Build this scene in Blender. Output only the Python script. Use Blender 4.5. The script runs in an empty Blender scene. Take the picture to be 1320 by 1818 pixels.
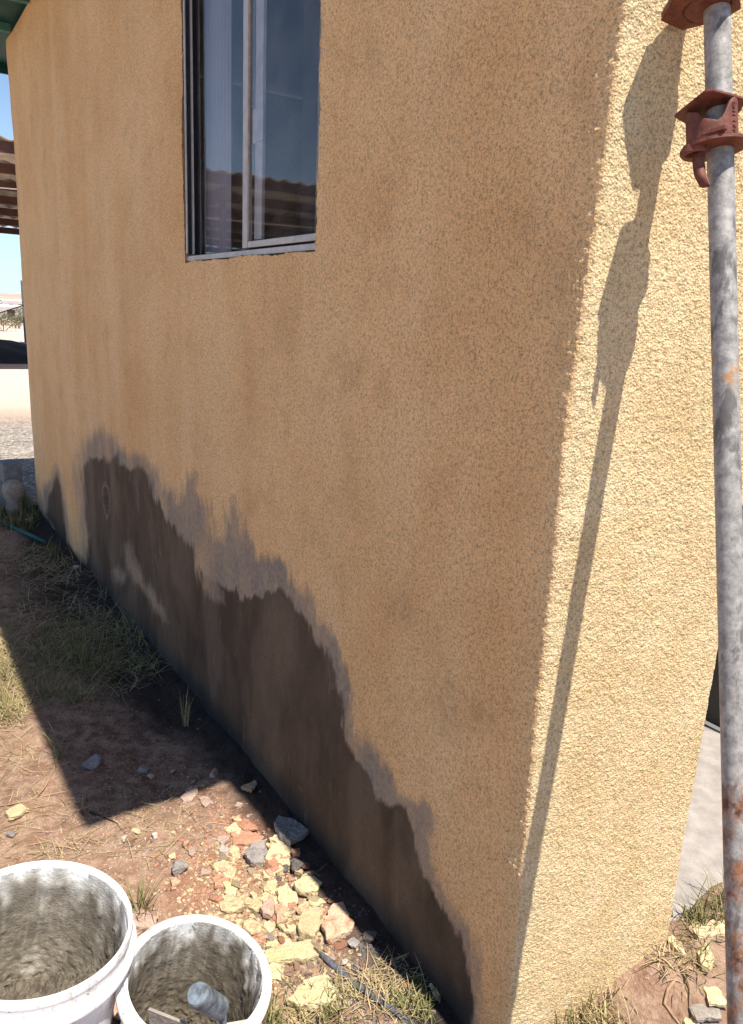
import bpy, bmesh, math, random
import numpy as np
from mathutils import Vector, Matrix

rad = math.radians
random.seed(7)
scene = bpy.context.scene
COL = scene.collection

# ------------------------------------------------------------------ camera
FPX, W0, H0 = 1345.0, 1320.0, 1818.0          # focal length in pixels of the photograph
PITCH, ROLL, CAMZ = 14.5, 2.8, 1.5
_p, _r = rad(PITCH), rad(ROLL)
cF = np.array([0, math.cos(_p), -math.sin(_p)])
_R = np.array([1.0, 0, 0]); _U = np.cross(_R, cF)
cR = _R * math.cos(_r) + _U * math.sin(_r)
cU = -_R * math.sin(_r) + _U * math.cos(_r)
cC = np.array([0, 0, CAMZ])
cam_d = bpy.data.cameras.new('camera'); cam = bpy.data.objects.new('camera', cam_d); COL.objects.link(cam)
cam_d.sensor_fit = 'HORIZONTAL'; cam_d.sensor_width = 36.0; cam_d.lens = 36.0 * FPX / W0
cam_d.clip_start = 0.02; cam_d.clip_end = 6000
m = Matrix.Identity(4)
for i in range(3):
    m[i][0], m[i][1], m[i][2], m[i][3] = cR[i], cU[i], -cF[i], cC[i]
cam.matrix_world = m
scene.camera = cam

# ------------------------------------------------------------------ light
SUN_EL, SUN_AZ = 66.0, 141.0                   # azimuth clockwise from +Y
world = bpy.data.worlds.new('World'); scene.world = world; world.use_nodes = True
nt = world.node_tree; nt.nodes.clear()
sky = nt.nodes.new('ShaderNodeTexSky'); sky.sky_type = 'NISHITA'; sky.sun_disc = False
sky.sun_elevation = rad(SUN_EL); sky.sun_rotation = rad(SUN_AZ)
sky.altitude = 2200; sky.air_density = 0.8; sky.dust_density = 0.0; sky.ozone_density = 2.2
bg = nt.nodes.new('ShaderNodeBackground'); bg.inputs['Strength'].default_value = 0.15
wo = nt.nodes.new('ShaderNodeOutputWorld')
tcw = nt.nodes.new('ShaderNodeTexCoord'); sxw = nt.nodes.new('ShaderNodeSeparateXYZ'); nt.links.new(tcw.outputs['Generated'], sxw.inputs[0])
rpw = nt.nodes.new('ShaderNodeValToRGB'); rpw.color_ramp.elements[0].position = 0.0; rpw.color_ramp.elements[0].color = (0.40, 0.50, 0.70, 1)
rpw.color_ramp.elements[1].position = 0.11; rpw.color_ramp.elements[1].color = (1.0, 0.93, 0.82, 1); nt.links.new(sxw.outputs[2], rpw.inputs[0])
mxw = nt.nodes.new('ShaderNodeMix'); mxw.data_type = 'RGBA'; mxw.blend_type = 'MULTIPLY'; mxw.inputs[0].default_value = 1.0
nt.links.new(sky.outputs[0], mxw.inputs[6]); nt.links.new(rpw.outputs[0], mxw.inputs[7]); nt.links.new(mxw.outputs[2], bg.inputs[0]); nt.links.new(bg.outputs[0], wo.inputs[0])
sun_d = bpy.data.lights.new('sun', 'SUN'); sun_d.energy = 5.0; sun_d.angle = rad(0.55); sun_d.color = (1.0, 0.94, 0.83)
sun = bpy.data.objects.new('sun', sun_d); COL.objects.link(sun)
sa, se = rad(SUN_AZ), rad(SUN_EL)
SUNV = Vector((math.sin(sa) * math.cos(se), math.cos(sa) * math.cos(se), math.sin(se)))
sun.rotation_euler = SUNV.to_track_quat('Z', 'Y').to_euler()
scene.view_settings.view_transform = 'Standard'; scene.view_settings.look = 'None'
scene.view_settings.gamma = 1.0; scene.view_settings.use_curve_mapping = False
scene.view_settings.exposure = 0.76

# ------------------------------------------------------------------ frames of reference
P0 = np.array([0.327, 1.216, 0.0])             # foot of the near corner of the house
WA = rad(-34)
WD = np.array([math.sin(WA), math.cos(WA), 0])  # along the long shaded wall, away
RD = np.array([WD[1], -WD[0], 0])               # along the short sunny wall, to the right

GA = rad(10)                                    # the short wall turns away by this much more than square
def loc(r, w, z=0.0):
    return P0 + RD * r + WD * w + np.array([0, 0, z])
def ray(x, y):
    return cF + cR * ((x - 660) / FPX) - cU * ((y - 909) / FPX)
def at_z(x, y, z=0.0):
    d = ray(x, y); return cC + d * ((z - CAMZ) / d[2])
def at_left(x, y, r=0.0):
    d = ray(x, y); p = P0 + RD * r; return cC + d * (((p - cC) @ RD) / (d @ RD))
def at_depth(x, y, t):
    return cC + ray(x, y) * t
def project(P):
    d = P - cC; z = d @ cF
    return 660 + FPX * (d @ cR) / z, 909 - FPX * (d @ cU) / z

# ------------------------------------------------------------------ noise
def vnoise(x, y, seed=0):
    x = np.asarray(x, float); y = np.asarray(y, float)
    xi = np.floor(x).astype(np.int64); yi = np.floor(y).astype(np.int64)
    fx = x - xi; fy = y - yi
    fx = fx * fx * (3 - 2 * fx); fy = fy * fy * (3 - 2 * fy)
    def h(a, b):
        n = (a * 374761393 + b * 668265263 + seed * 974634777) & 0xffffffff
        n = ((n ^ (n >> 13)) * 1274126177) & 0xffffffff
        n = ((n ^ (n >> 16)) * 2246822519) & 0xffffffff
        return ((n ^ (n >> 15)) & 0xffffff) / float(0xffffff)
    return (h(xi, yi) * (1 - fx) + h(xi + 1, yi) * fx) * (1 - fy) + (h(xi, yi + 1) * (1 - fx) + h(xi + 1, yi + 1) * fx) * fy
def fbm(x, y, seed=0, o=4):
    s = 0; a = 0.5; t = 0
    for i in range(o):
        s = s + a * vnoise(x * 2 ** i + 17.3 * i, y * 2 ** i - 9.1 * i, seed + i); t += a; a *= 0.5
    return s / t
def sstep(a, b, x):
    t = np.clip((x - a) / (b - a), 0, 1); return t * t * (3 - 2 * t)

# ------------------------------------------------------------------ object helpers
def tag(o, label=None, cat=None, group=None, kind=None):
    if label: o['label'] = label
    if cat: o['category'] = cat
    if group: o['group'] = group
    if kind: o['kind'] = kind
    return o
def link(o, parent=None):
    COL.objects.link(o)
    if parent is not None: o.parent = parent; o.matrix_parent_inverse = Matrix.Identity(4)
    return o
def thing(name, label, cat, loc_=(0, 0, 0), rz=0.0, group=None, kind=None):
    o = bpy.data.objects.new(name, None); o.empty_display_size = 0.05
    o.location = loc_; o.rotation_euler = (0, 0, rz); link(o)
    return tag(o, label, cat, group, kind)
def np_mesh(name, V, Fq, mat, parent=None, smooth=False, origin=None):
    V = np.asarray(V, np.float32).reshape(-1, 3); Fq = np.asarray(Fq, np.int32)
    if origin is not None: V = V - np.asarray(origin, np.float32)
    me = bpy.data.meshes.new(name); k = Fq.shape[1]
    me.vertices.add(len(V)); me.vertices.foreach_set('co', V.ravel())
    me.loops.add(Fq.size); me.loops.foreach_set('vertex_index', Fq.ravel())
    me.polygons.add(len(Fq))
    me.polygons.foreach_set('loop_start', np.arange(0, Fq.size, k, dtype=np.int32))
    me.polygons.foreach_set('loop_total', np.full(len(Fq), k, np.int32))
    me.polygons.foreach_set('use_smooth', np.full(len(Fq), smooth, bool))
    me.update(calc_edges=True)
    if mat: me.materials.append(mat)
    o = bpy.data.objects.new(name, me); link(o, parent)
    if origin is not None: o.location = origin
    return o
def bm_obj(name, bm, mat, parent=None, smooth=False):
    me = bpy.data.meshes.new(name); bmesh.ops.recalc_face_normals(bm, faces=bm.faces[:]); bm.to_mesh(me); bm.free()
    if smooth:
        for p in me.polygons: p.use_smooth = True
    if mat: me.materials.append(mat)
    return link(bpy.data.objects.new(name, me), parent)
def box_bm(bm, o, a, b, c, bevel=0.0):
    """box from corner o along vectors a, b, c"""
    o, a, b, c = [Vector(v) for v in (o, a, b, c)]
    vs = [bm.verts.new(o + a * i + b * j + c * k) for k in (0, 1) for j in (0, 1) for i in (0, 1)]
    fs = [(0, 2, 3, 1), (4, 5, 7, 6), (0, 1, 5, 4), (2, 6, 7, 3), (0, 4, 6, 2), (1, 3, 7, 5)]
    faces = [bm.faces.new([vs[i] for i in f]) for f in fs]
    if bevel:
        es = list({e for f in faces for e in f.edges})
        bmesh.ops.bevel(bm, geom=es, offset=bevel, segments=2, affect='EDGES', profile=0.6)
def tube_bm(bm, pts, rs, seg=16, cap=True, squash=None):
    pts = [Vector(p) for p in pts]
    if not hasattr(rs, '__len__'): rs = [rs] * len(pts)
    rings = []; up = None
    for i, p in enumerate(pts):
        t = (pts[min(i + 1, len(pts) - 1)] - pts[max(i - 1, 0)]).normalized()
        if up is None: up = t.orthogonal().normalized()
        up = (up - t * up.dot(t)).normalized(); s = t.cross(up)
        q = squash if squash else 1.0
        rings.append([bm.verts.new(p + (up * math.cos(2 * math.pi * k / seg) + s * q * math.sin(2 * math.pi * k / seg)) * rs[i]) for k in range(seg)])
    for a, b in zip(rings, rings[1:]):
        for k in range(seg): bm.faces.new((a[k], a[(k + 1) % seg], b[(k + 1) % seg], b[k]))
    if cap:
        bm.faces.new(rings[0][::-1]); bm.faces.new(rings[-1])

# ------------------------------------------------------------------ materials
class NB:
    def __init__(s, name):
        s.m = bpy.data.materials.new(name); s.m.use_nodes = True; s.t = s.m.node_tree
        s.b = s.t.nodes['Principled BSDF']; s.b.inputs['Roughness'].default_value = 0.9
        s.b.inputs['Specular IOR Level'].default_value = 0.25
        s.tc = s.t.nodes.new('ShaderNodeTexCoord').outputs['Object']
    def n(s, k, **kw):
        x = s.t.nodes.new(k)
        for a, v in kw.items(): setattr(x, a, v)
        return x
    def l(s, a, b): s.t.links.new(a, b)
    def noise(s, scale, detail=4, rough=0.55, stretch=None, dist=0.0):
        x = s.n('ShaderNodeTexNoise'); x.inputs['Scale'].default_value = scale; x.inputs['Detail'].default_value = detail
        x.inputs['Roughness'].default_value = rough; x.inputs['Distortion'].default_value = dist
        c = s.tc
        if stretch:
            mp = s.n('ShaderNodeMapping'); mp.inputs['Scale'].default_value = stretch; s.l(c, mp.inputs[0]); c = mp.outputs[0]
        s.l(c, x.inputs['Vector']); return x.outputs['Fac']
    def vor(s, scale, feature='F1', out='Distance'):
        x = s.n('ShaderNodeTexVoronoi', feature=feature); x.inputs['Scale'].default_value = scale; s.l(s.tc, x.inputs['Vector']); return x.outputs[out]
    def ramp(s, f, stops):
        x = s.n('ShaderNodeValToRGB'); e = x.color_ramp.elements
        for i, (p, c) in enumerate(stops):
            if i >= 2: e.new(p)
            e[i].position = p; e[i].color = (c, c, c, 1) if not hasattr(c, '__len__') else (*c, 1)
        s.l(f, x.inputs[0]); return x.outputs[0]
    def mix(s, f, a, b, mode='MIX'):
        x = s.n('ShaderNodeMix', data_type='RGBA', blend_type=mode)
        for sock, v in ((x.inputs[0], f), (x.inputs[6], a), (x.inputs[7], b)):
            if isinstance(v, bpy.types.NodeSocket): s.l(v, sock)
            elif hasattr(v, '__len__'): sock.default_value = (*v, 1)
            else: sock.default_value = v
        return x.outputs[2]
    def math(s, op, a, b=0.0, c=None):
        x = s.n('ShaderNodeMath', operation=op)
        for sock, v in zip(x.inputs, (a, b, c)):
            if v is None: continue
            if isinstance(v, bpy.types.NodeSocket): s.l(v, sock)
            else: sock.default_value = v
        return x.outputs[0]
    def attr(s, name):
        x = s.n('ShaderNodeAttribute'); x.attribute_name = name
        sp = s.n('ShaderNodeSeparateColor'); s.l(x.outputs['Color'], sp.inputs[0]); return sp.outputs
    def bump(s, h, dist=0.003, strength=1.0, prev=None):
        x = s.n('ShaderNodeBump'); x.inputs['Distance'].default_value = dist; x.inputs['Strength'].default_value = strength
        s.l(h, x.inputs['Height'])
        if prev is not None: s.l(prev, x.inputs['Normal'])
        return x.outputs[0]
    def done(s, col=None, nrm=None, rough=None, metal=None):
        if col is not None:
            if isinstance(col, bpy.types.NodeSocket): s.l(col, s.b.inputs['Base Color'])
            else: s.b.inputs['Base Color'].default_value = (*col, 1)
        if nrm is not None: s.l(nrm, s.b.inputs['Normal'])
        if rough is not None:
            if isinstance(rough, bpy.types.NodeSocket): s.l(rough, s.b.inputs['Roughness'])
            else: s.b.inputs['Roughness'].default_value = rough
        if metal is not None: s.b.inputs['Metallic'].default_value = metal
        return s.m

def mat_simple(name, col, var=0.25, scale=20, rough=0.85, metal=0.0, bump=0.001, bscale=120):
    b = NB(name); f = b.noise(scale, 5)
    d = tuple(c * (1 - var) for c in col); l_ = tuple(min(1, c * (1 + var)) for c in col)
    c = b.mix(b.ramp(f, [(0.3, 0.0), (0.7, 1.0)]), d, l_)
    return b.done(c, b.bump(b.noise(bscale, 4), bump) if bump else None, rough, metal)

def make_stucco():
    b = NB('stucco'); A = b.attr('stain')     # r wet, g grey cement halo, b sunny face, which gets its own tone
    sp = b.attr('stain2')                      # r brown soaking, g streak
    big = b.noise(1.6, 4, 0.6); mid = b.noise(7, 5, 0.65)
    streak = b.noise(3.5, 4, 0.6, stretch=(1.0, 1.0, 0.14))
    fine = b.noise(150, 4, 0.7); pit = b.noise(320, 3, 0.6)
    left = b.mix(b.ramp(big, [(0.36, 0.0), (0.64, 1.0)]), (0.80, 0.480, 0.220), (0.90, 0.585, 0.295))
    left = b.mix(b.math('MULTIPLY', b.ramp(streak, [(0.46, 0.0), (0.66, 1.0)]), 0.6), left, (0.92, 0.64, 0.35))
    left = b.mix(b.math('MULTIPLY', b.ramp(mid, [(0.54, 0.0), (0.72, 1.0)]), 0.5), left, (0.66, 0.385, 0.185))
    right = b.mix(b.ramp(mid, [(0.38, 0.0), (0.66, 1.0)]), (0.65, 0.495, 0.27), (0.77, 0.63, 0.39))
    right = b.mix(b.math('MULTIPLY', b.ramp(big, [(0.45, 0.0), (0.65, 1.0)]), 0.4), right, (0.74, 0.54, 0.32))
    c = b.mix(A[2], left, right)  # one stucco, two tones: bounce and fill light put into the shaded wall's colour
    c = b.mix(b.math('MULTIPLY', sp[0], b.ramp(b.noise(75, 5, 0.75), [(0.44, 0.08), (0.58, 0.62)])), c, (0.27, 0.155, 0.08))
    # fine noise speckle: darker specks, lighter grains
    g = b.ramp(fine, [(0.34, 0.5), (0.50, 1.0), (0.72, 1.15)])
    c = b.mix(0.8, c, g, 'MULTIPLY')
    g2 = b.ramp(pit, [(0.38, 0.40), (0.48, 1.0)])
    c = b.mix(0.7, c, g2, 'MULTIPLY')
    halo = b.mix(b.ramp(b.noise(60, 4, 0.7), [(0.35, 0.0), (0.6, 1.0)]), (0.21, 0.172, 0.138), (0.31, 0.26, 0.212))
    c = b.mix(b.math('MINIMUM', b.math('MULTIPLY', A[1], 1.1), 0.95), c, halo)
    wetc = b.mix(b.ramp(b.noise(9, 5, 0.6, stretch=(1, 1, 0.5)), [(0.35, 0.0), (0.65, 1.0)]), (0.062, 0.042, 0.027), (0.108, 0.074, 0.049))
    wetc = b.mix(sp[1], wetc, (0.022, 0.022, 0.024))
    sm = b.ramp(b.noise(13, 6, 0.7, stretch=(1, 1, 0.35), dist=0.8), [(0.60, 0.0), (0.70, 0.38)])
    wetc = b.mix(sm, wetc, (0.22, 0.175, 0.135)); wetc = b.mix(0.5, wetc, b.ramp(fine, [(0.34, 0.6), (0.55, 1.1)]), 'MULTIPLY')
    c = b.mix(A[0], c, wetc)
    bh = b.math('ADD', b.math('MULTIPLY', b.noise(300, 3, 0.6), 1.2), b.math('MULTIPLY', b.vor(230), 0.8))
    st = b.math('SUBTRACT', 1.0, b.math('MULTIPLY', A[0], 0.75))
    bn = b.n('ShaderNodeBump'); bn.inputs['Distance'].default_value = 0.0020; b.l(bh, bn.inputs['Height']); b.l(st, bn.inputs['Strength'])
    rough = b.math('SUBTRACT', 0.95, b.math('MULTIPLY', A[0], 0.12))
    return b.done(c, bn.outputs[0], rough)

def make_ground():
    b = NB('ground_soil'); A = b.attr('zone')  # r gravel, g far pink dirt, b damp
    B = b.attr('zone2')                        # r red clay, g pale dust
    n1 = b.noise(2.2, 5); n2 = b.noise(18, 6, 0.65); n3 = b.noise(120, 5, 0.7)
    c = b.mix(b.ramp(n1, [(0.35, 0.0), (0.65, 1.0)]), (0.195, 0.108, 0.070), (0.33, 0.20, 0.135))
    c = b.mix(b.ramp(n2, [(0.42, 0.0), (0.62, 1.0)]), c, (0.41, 0.275, 0.195))
    c = b.mix(b.math('MULTIPLY', B[0], b.ramp(n2, [(0.35, 0.35), (0.6, 1.0)])), c, (0.34, 0.15, 0.09))
    c = b.mix(b.math('MULTIPLY', B[1], 0.7), c, (0.56, 0.42, 0.30))
    c = b.mix(0.6, c, b.ramp(n3, [(0.32, 0.55), (0.55, 1.0), (0.75, 1.2)]), 'MULTIPLY')
    vg = b.n('ShaderNodeTexVoronoi'); vg.inputs['Scale'].default_value = 26; b.l(b.tc, vg.inputs['Vector'])
    sv = b.n('ShaderNodeSeparateColor'); b.l(vg.outputs['Color'], sv.inputs[0])
    gr = b.mix(sv.outputs[0], (0.28, 0.24, 0.21), (0.60, 0.53, 0.46))
    gr = b.mix(b.ramp(vg.outputs['Distance'], [(0.3, 0.0), (0.75, 0.8)]), gr, (0.12, 0.10, 0.085))
    c = b.mix(A[0], c, gr)
    far = b.mix(b.ramp(b.noise(0.35, 5, 0.6, stretch=(1, 0.3, 1)), [(0.4, 0.0), (0.6, 1.0)]), (0.56, 0.42, 0.33), (0.66, 0.52, 0.42))
    c = b.mix(A[1], c, far)
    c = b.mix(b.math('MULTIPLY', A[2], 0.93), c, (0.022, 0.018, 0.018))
    h = b.math('ADD', n3, b.math('MULTIPLY', b.vor(70), 0.5))
    return b.done(c, b.bump(b.math('ADD', h, b.math('MULTIPLY', b.noise(45, 5, 0.7), 1.2)), 0.009, 0.9), 0.97)

def make_chunk_mat(name, a, bcol, dirt, dirt_amt=0.5, sc=30):
    b = NB(name)
    oi = b.n('ShaderNodeObjectInfo')
    c = b.mix(b.ramp(b.noise(sc, 5, 0.65), [(0.38, 0.0), (0.62, 1.0)]), a, bcol)
    nn = b.math('ADD', b.noise(sc * 0.7, 6, 0.7, dist=0.6), b.math('MULTIPLY', b.math('SUBTRACT', oi.outputs['Random'], 0.5), 0.16))
    c = b.mix(b.math('MULTIPLY', b.ramp(nn, [(0.47, 0.0), (0.58, 1.0)]), dirt_amt), c, dirt)
    v = b.math('ADD', 0.82, b.math('MULTIPLY', oi.outputs['Random'], 0.3))
    cv = b.n('ShaderNodeCombineColor'); [b.l(v, cv.inputs[i]) for i in range(3)]
    c = b.mix(1.0, c, cv.outputs[0], 'MULTIPLY')
    c = b.mix(0.6, c, b.ramp(b.noise(260, 4, 0.7), [(0.35, 0.6), (0.55, 1.0)]), 'MULTIPLY')
    return b.done(c, b.bump(b.math('ADD', b.noise(150, 5, 0.7), b.vor(120)), 0.003, 0.8), 0.95)

M = {}
M['stucco'] = make_stucco()
M['ground'] = make_ground()
M['plaster'] = make_chunk_mat('painted_plaster', (0.64, 0.52, 0.285), (0.72, 0.61, 0.37), (0.46, 0.32, 0.21), 0.85)
M['plasterdirty'] = make_chunk_mat('dirty_plaster', (0.56, 0.44, 0.25), (0.64, 0.52, 0.32), (0.38, 0.24, 0.16), 0.95)
M['brick'] = make_chunk_mat('brick_chunk', (0.38, 0.19, 0.12), (0.48, 0.27, 0.18), (0.58, 0.44, 0.31), 0.7)
M['clay'] = make_chunk_mat('red_clay', (0.42, 0.19, 0.12), (0.52, 0.26, 0.17), (0.45, 0.28, 0.19), 0.5)
M['stone'] = make_chunk_mat('grey_stone', (0.24, 0.215, 0.205), (0.36, 0.325, 0.31), (0.40, 0.30, 0.25), 0.4)
M['darkstone'] = make_chunk_mat('dark_clod', (0.10, 0.09, 0.085), (0.17, 0.15, 0.14), (0.22, 0.16, 0.13), 0.4)
M['pinkstone'] = make_chunk_mat('pink_stone', (0.42, 0.29, 0.23), (0.52, 0.38, 0.31), (0.35, 0.22, 0.16), 0.5)
M['gravelstone'] = make_chunk_mat('gravel_stone', (0.30, 0.26, 0.23), (0.50, 0.45, 0.40), (0.2, 0.17, 0.15), 0.5, 6)
M['whitestone'] = make_chunk_mat('white_stone', (0.46, 0.41, 0.36), (0.60, 0.54, 0.47), (0.5, 0.4, 0.32), 0.4)
M['mortar'] = make_chunk_mat('mortar_lump', (0.30, 0.26, 0.22), (0.40, 0.35, 0.30), (0.22, 0.17, 0.13), 0.5)
M['green'] = mat_simple('green_paint', (0.004, 0.075, 0.070), 0.25, 6, 0.6, bump=0.0006)
M['greenlight'] = mat_simple('worn_green_paint', (0.07, 0.22, 0.19), 0.3, 20, 0.7, bump=0.0006)
M['alu'] = mat_simple('aluminium', (0.50, 0.47, 0.45), 0.15, 30, 0.45, 0.25, 0.0003, 60)
M['aludark'] = mat_simple('weathered_aluminium', (0.20, 0.20, 0.215), 0.25, 30, 0.5, 0.25, 0.0004, 80)
M['seal'] = mat_simple('window_seal', (0.33, 0.27, 0.22), 0.3, 60, 0.8, 0, 0.0006, 100)
M['room'] = mat_simple('room_wall', (0.16, 0.155, 0.16), 0.1, 3, 0.9, bump=0)
M['curtain'] = mat_simple('curtain', (0.34, 0.32, 0.34), 0.08, 8, 0.9, bump=0.0006)
M['conc'] = mat_simple('concrete', (0.33, 0.295, 0.275), 0.2, 24, 0.95, bump=0.0015, bscale=180)
M['concblock'] = mat_simple('grey_block', (0.20, 0.20, 0.21), 0.3, 20, 0.95, bump=0.003)
M['darkwall'] = mat_simple('dark_paint', (0.07, 0.065, 0.06), 0.2, 8, 0.9)
M['purlin'] = mat_simple('red_oxide_steel', (0.075, 0.036, 0.028), 0.3, 4, 0.7, bump=0)
M['sheet'] = mat_simple('weathered_sheet', (0.36, 0.31, 0.27), 0.25, 1.2, 0.6, 0.1, bump=0)
M['black'] = mat_simple('black_plastic', (0.02, 0.02, 0.022), 0.3, 40, 0.5)
M['strap'] = mat_simple('dusty_strap', (0.10, 0.10, 0.115), 0.6, 90, 0.55, bump=0.001)
M['hose'] = mat_simple('green_hose', (0.01, 0.10, 0.085), 0.3, 40, 0.5)
M['twig'] = mat_simple('dry_twig', (0.34, 0.22, 0.13), 0.3, 60, 0.9)
M['whiteroof'] = mat_simple('white_paint', (0.78, 0.78, 0.78), 0.1, 1, 0.8, bump=0)
M['greyroof'] = mat_simple('grey_roof', (0.26, 0.28, 0.33), 0.3, 1, 0.8, bump=0)
M['yellow'] = mat_simple('yellow_paint', (0.70, 0.60, 0.08), 0.1, 1, 0.8, bump=0)
M['hill'] = mat_simple('dry_hill', (0.40, 0.30, 0.24), 0.35, 0.05, 1.0, bump=0)
M['shrub'] = mat_simple('desert_shrub', (0.145, 0.14, 0.075), 0.4, 3, 1.0, bump=0)
M['tarp'] = mat_simple('dark_tarp', (0.028, 0.03, 0.034), 0.3, 4, 0.9, bump=0.01, bscale=6)

def make_grass(name, cols, rough=0.7):
    b = NB(name); a = b.n('ShaderNodeAttribute'); a.attribute_name = 'tint'
    c = b.ramp(a.outputs['Fac'], [(i / (len(cols) - 1), c_) for i, c_ in enumerate(cols)])
    b.b.inputs['Transmission Weight'].default_value = 0.0
    return b.done(c, None, rough)
M['drygrass'] = make_grass('dry_grass', [(0.20, 0.135, 0.075), (0.36, 0.26, 0.14), (0.50, 0.39, 0.23), (0.30, 0.27, 0.11)])
M['greengrass'] = make_grass('green_grass', [(0.06, 0.075, 0.02), (0.12, 0.135, 0.04), (0.20, 0.18, 0.07), (0.36, 0.28, 0.15)])

def make_galv():
    b = NB('galvanised_steel')
    sx = b.n('ShaderNodeSeparateXYZ'); b.l(b.tc, sx.inputs[0]); z = sx.outputs[2]
    base = b.mix(b.ramp(b.noise(60, 6, 0.7), [(0.35, 0.0), (0.65, 1.0)]), (0.20, 0.19, 0.18), (0.44, 0.415, 0.395))
    base = b.mix(b.ramp(b.noise(26, 5, 0.65, stretch=(1, 1, 0.35)), [(0.57, 0.0), (0.64, 0.85)]), base, (0.12, 0.11, 0.105))
    lowz = b.n('ShaderNodeMapRange'); b.l(z, lowz.inputs[0])
    lowz.inputs[1].default_value = 1.12; lowz.inputs[2].default_value = 0.86
    r = b.math('ADD', b.noise(17, 6, 0.7, stretch=(1, 1, 0.5)), b.math('MULTIPLY', b.math('SUBTRACT', lowz.outputs[0], 1.0), 0.55))
    rust = b.mix(b.ramp(b.noise(70, 5, 0.7), [(0.38, 0.0), (0.62, 1.0)]), (0.11, 0.045, 0.03), (0.33, 0.16, 0.085))
    c = b.mix(b.ramp(r, [(0.44, 0.0), (0.54, 1.0)]), base, rust)
    # one rust run high on the tube
    band = b.math('SUBTRACT', 1.0, b.math('MULTIPLY', b.math('ABSOLUTE', b.math('SUBTRACT', z, 1.445)), 34.0))
    bm_ = b.math('MULTIPLY', b.math('MAXIMUM', band, 0.0), b.ramp(b.noise(38, 4, 0.6), [(0.5, 0.0), (0.6, 1.0)]))
    c = b.mix(b.math('MINIMUM', b.math('MULTIPLY', bm_, 1.6), 0.9), c, (0.42, 0.22, 0.10))
    return b.done(c, b.bump(b.noise(140, 5, 0.7), 0.0009, 0.8), 0.6, 0.2)
M['galv'] = make_galv()
def make_redox():
    b = NB('red_oxide_casting')
    c = b.mix(b.ramp(b.noise(70, 6, 0.65), [(0.35, 0.0), (0.65, 1.0)]), (0.105, 0.034, 0.024), (0.20, 0.066, 0.046))
    c = b.mix(b.ramp(b.noise(45, 6, 0.75), [(0.58, 0.0), (0.66, 0.9)]), c, (0.13, 0.085, 0.07))
    return b.done(c, b.bump(b.noise(260, 4, 0.6), 0.0006), 0.6)
M['redox'] = make_redox()
def make_bucket_mat():
    b = NB('white_bucket_plastic')
    c = b.mix(b.ramp(b.noise(12, 5, 0.6), [(0.4, 0.0), (0.65, 1.0)]), (0.74, 0.73, 0.73), (0.82, 0.81, 0.80))
    d = b.ramp(b.noise(42, 7, 0.75, stretch=(1, 1, 0.6), dist=0.4), [(0.53, 0.0), (0.63, 0.8)])
    c = b.mix(d, c, (0.40, 0.35, 0.29))
    c = b.mix(b.ramp(b.noise(120, 5, 0.7), [(0.62, 0.0), (0.66, 0.9)]), c, (0.24, 0.19, 0.15))
    b.b.inputs['Specular IOR Level'].default_value = 0.4
    return b.done(c, b.bump(b.noise(60, 4, 0.6), 0.0008), b.ramp(b.noise(30, 4), [(0.3, 0.45), (0.7, 0.75)]))
M['bucket'] = make_bucket_mat()
def make_mud(name, c1, c2, pale):
    b = NB(name)
    c = b.mix(b.ramp(b.noise(24, 6, 0.7), [(0.38, 0.0), (0.62, 1.0)]), c1, c2)
    c = b.mix(b.ramp(b.noise(15, 5, 0.65, stretch=(1, 1, 0.25), dist=0.5), [(0.55, 0.0), (0.67, 0.8)]), c, pale)
    A = b.attr('thin'); c = b.mix(A[0], c, (0.60, 0.58, 0.55))
    return b.done(c, b.bump(b.math('ADD', b.noise(80, 6, 0.7), b.noise(260, 4, 0.6)), 0.0022, 0.8), 0.85)
M['mud'] = make_mud('wet_mortar', (0.15, 0.128, 0.10), (0.25, 0.218, 0.175), (0.40, 0.365, 0.315))
M['mud2'] = make_mud('smeared_mortar', (0.125, 0.105, 0.080), (0.19, 0.16, 0.12), (0.25, 0.215, 0.17))
M['mudlump'] = make_chunk_mat('mortar_in_bucket', (0.125, 0.103, 0.08), (0.20, 0.168, 0.13), (0.085, 0.068, 0.052), 0.5, 40)
M['grip'] = mat_simple('dusty_rubber_grip', (0.13, 0.15, 0.175), 0.75, 50, 0.7, bump=0.0012)
M['steel'] = mat_simple('mortar_smeared_steel', (0.55, 0.52, 0.46), 0.35, 25, 0.5, 0.3, bump=0.001)

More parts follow.
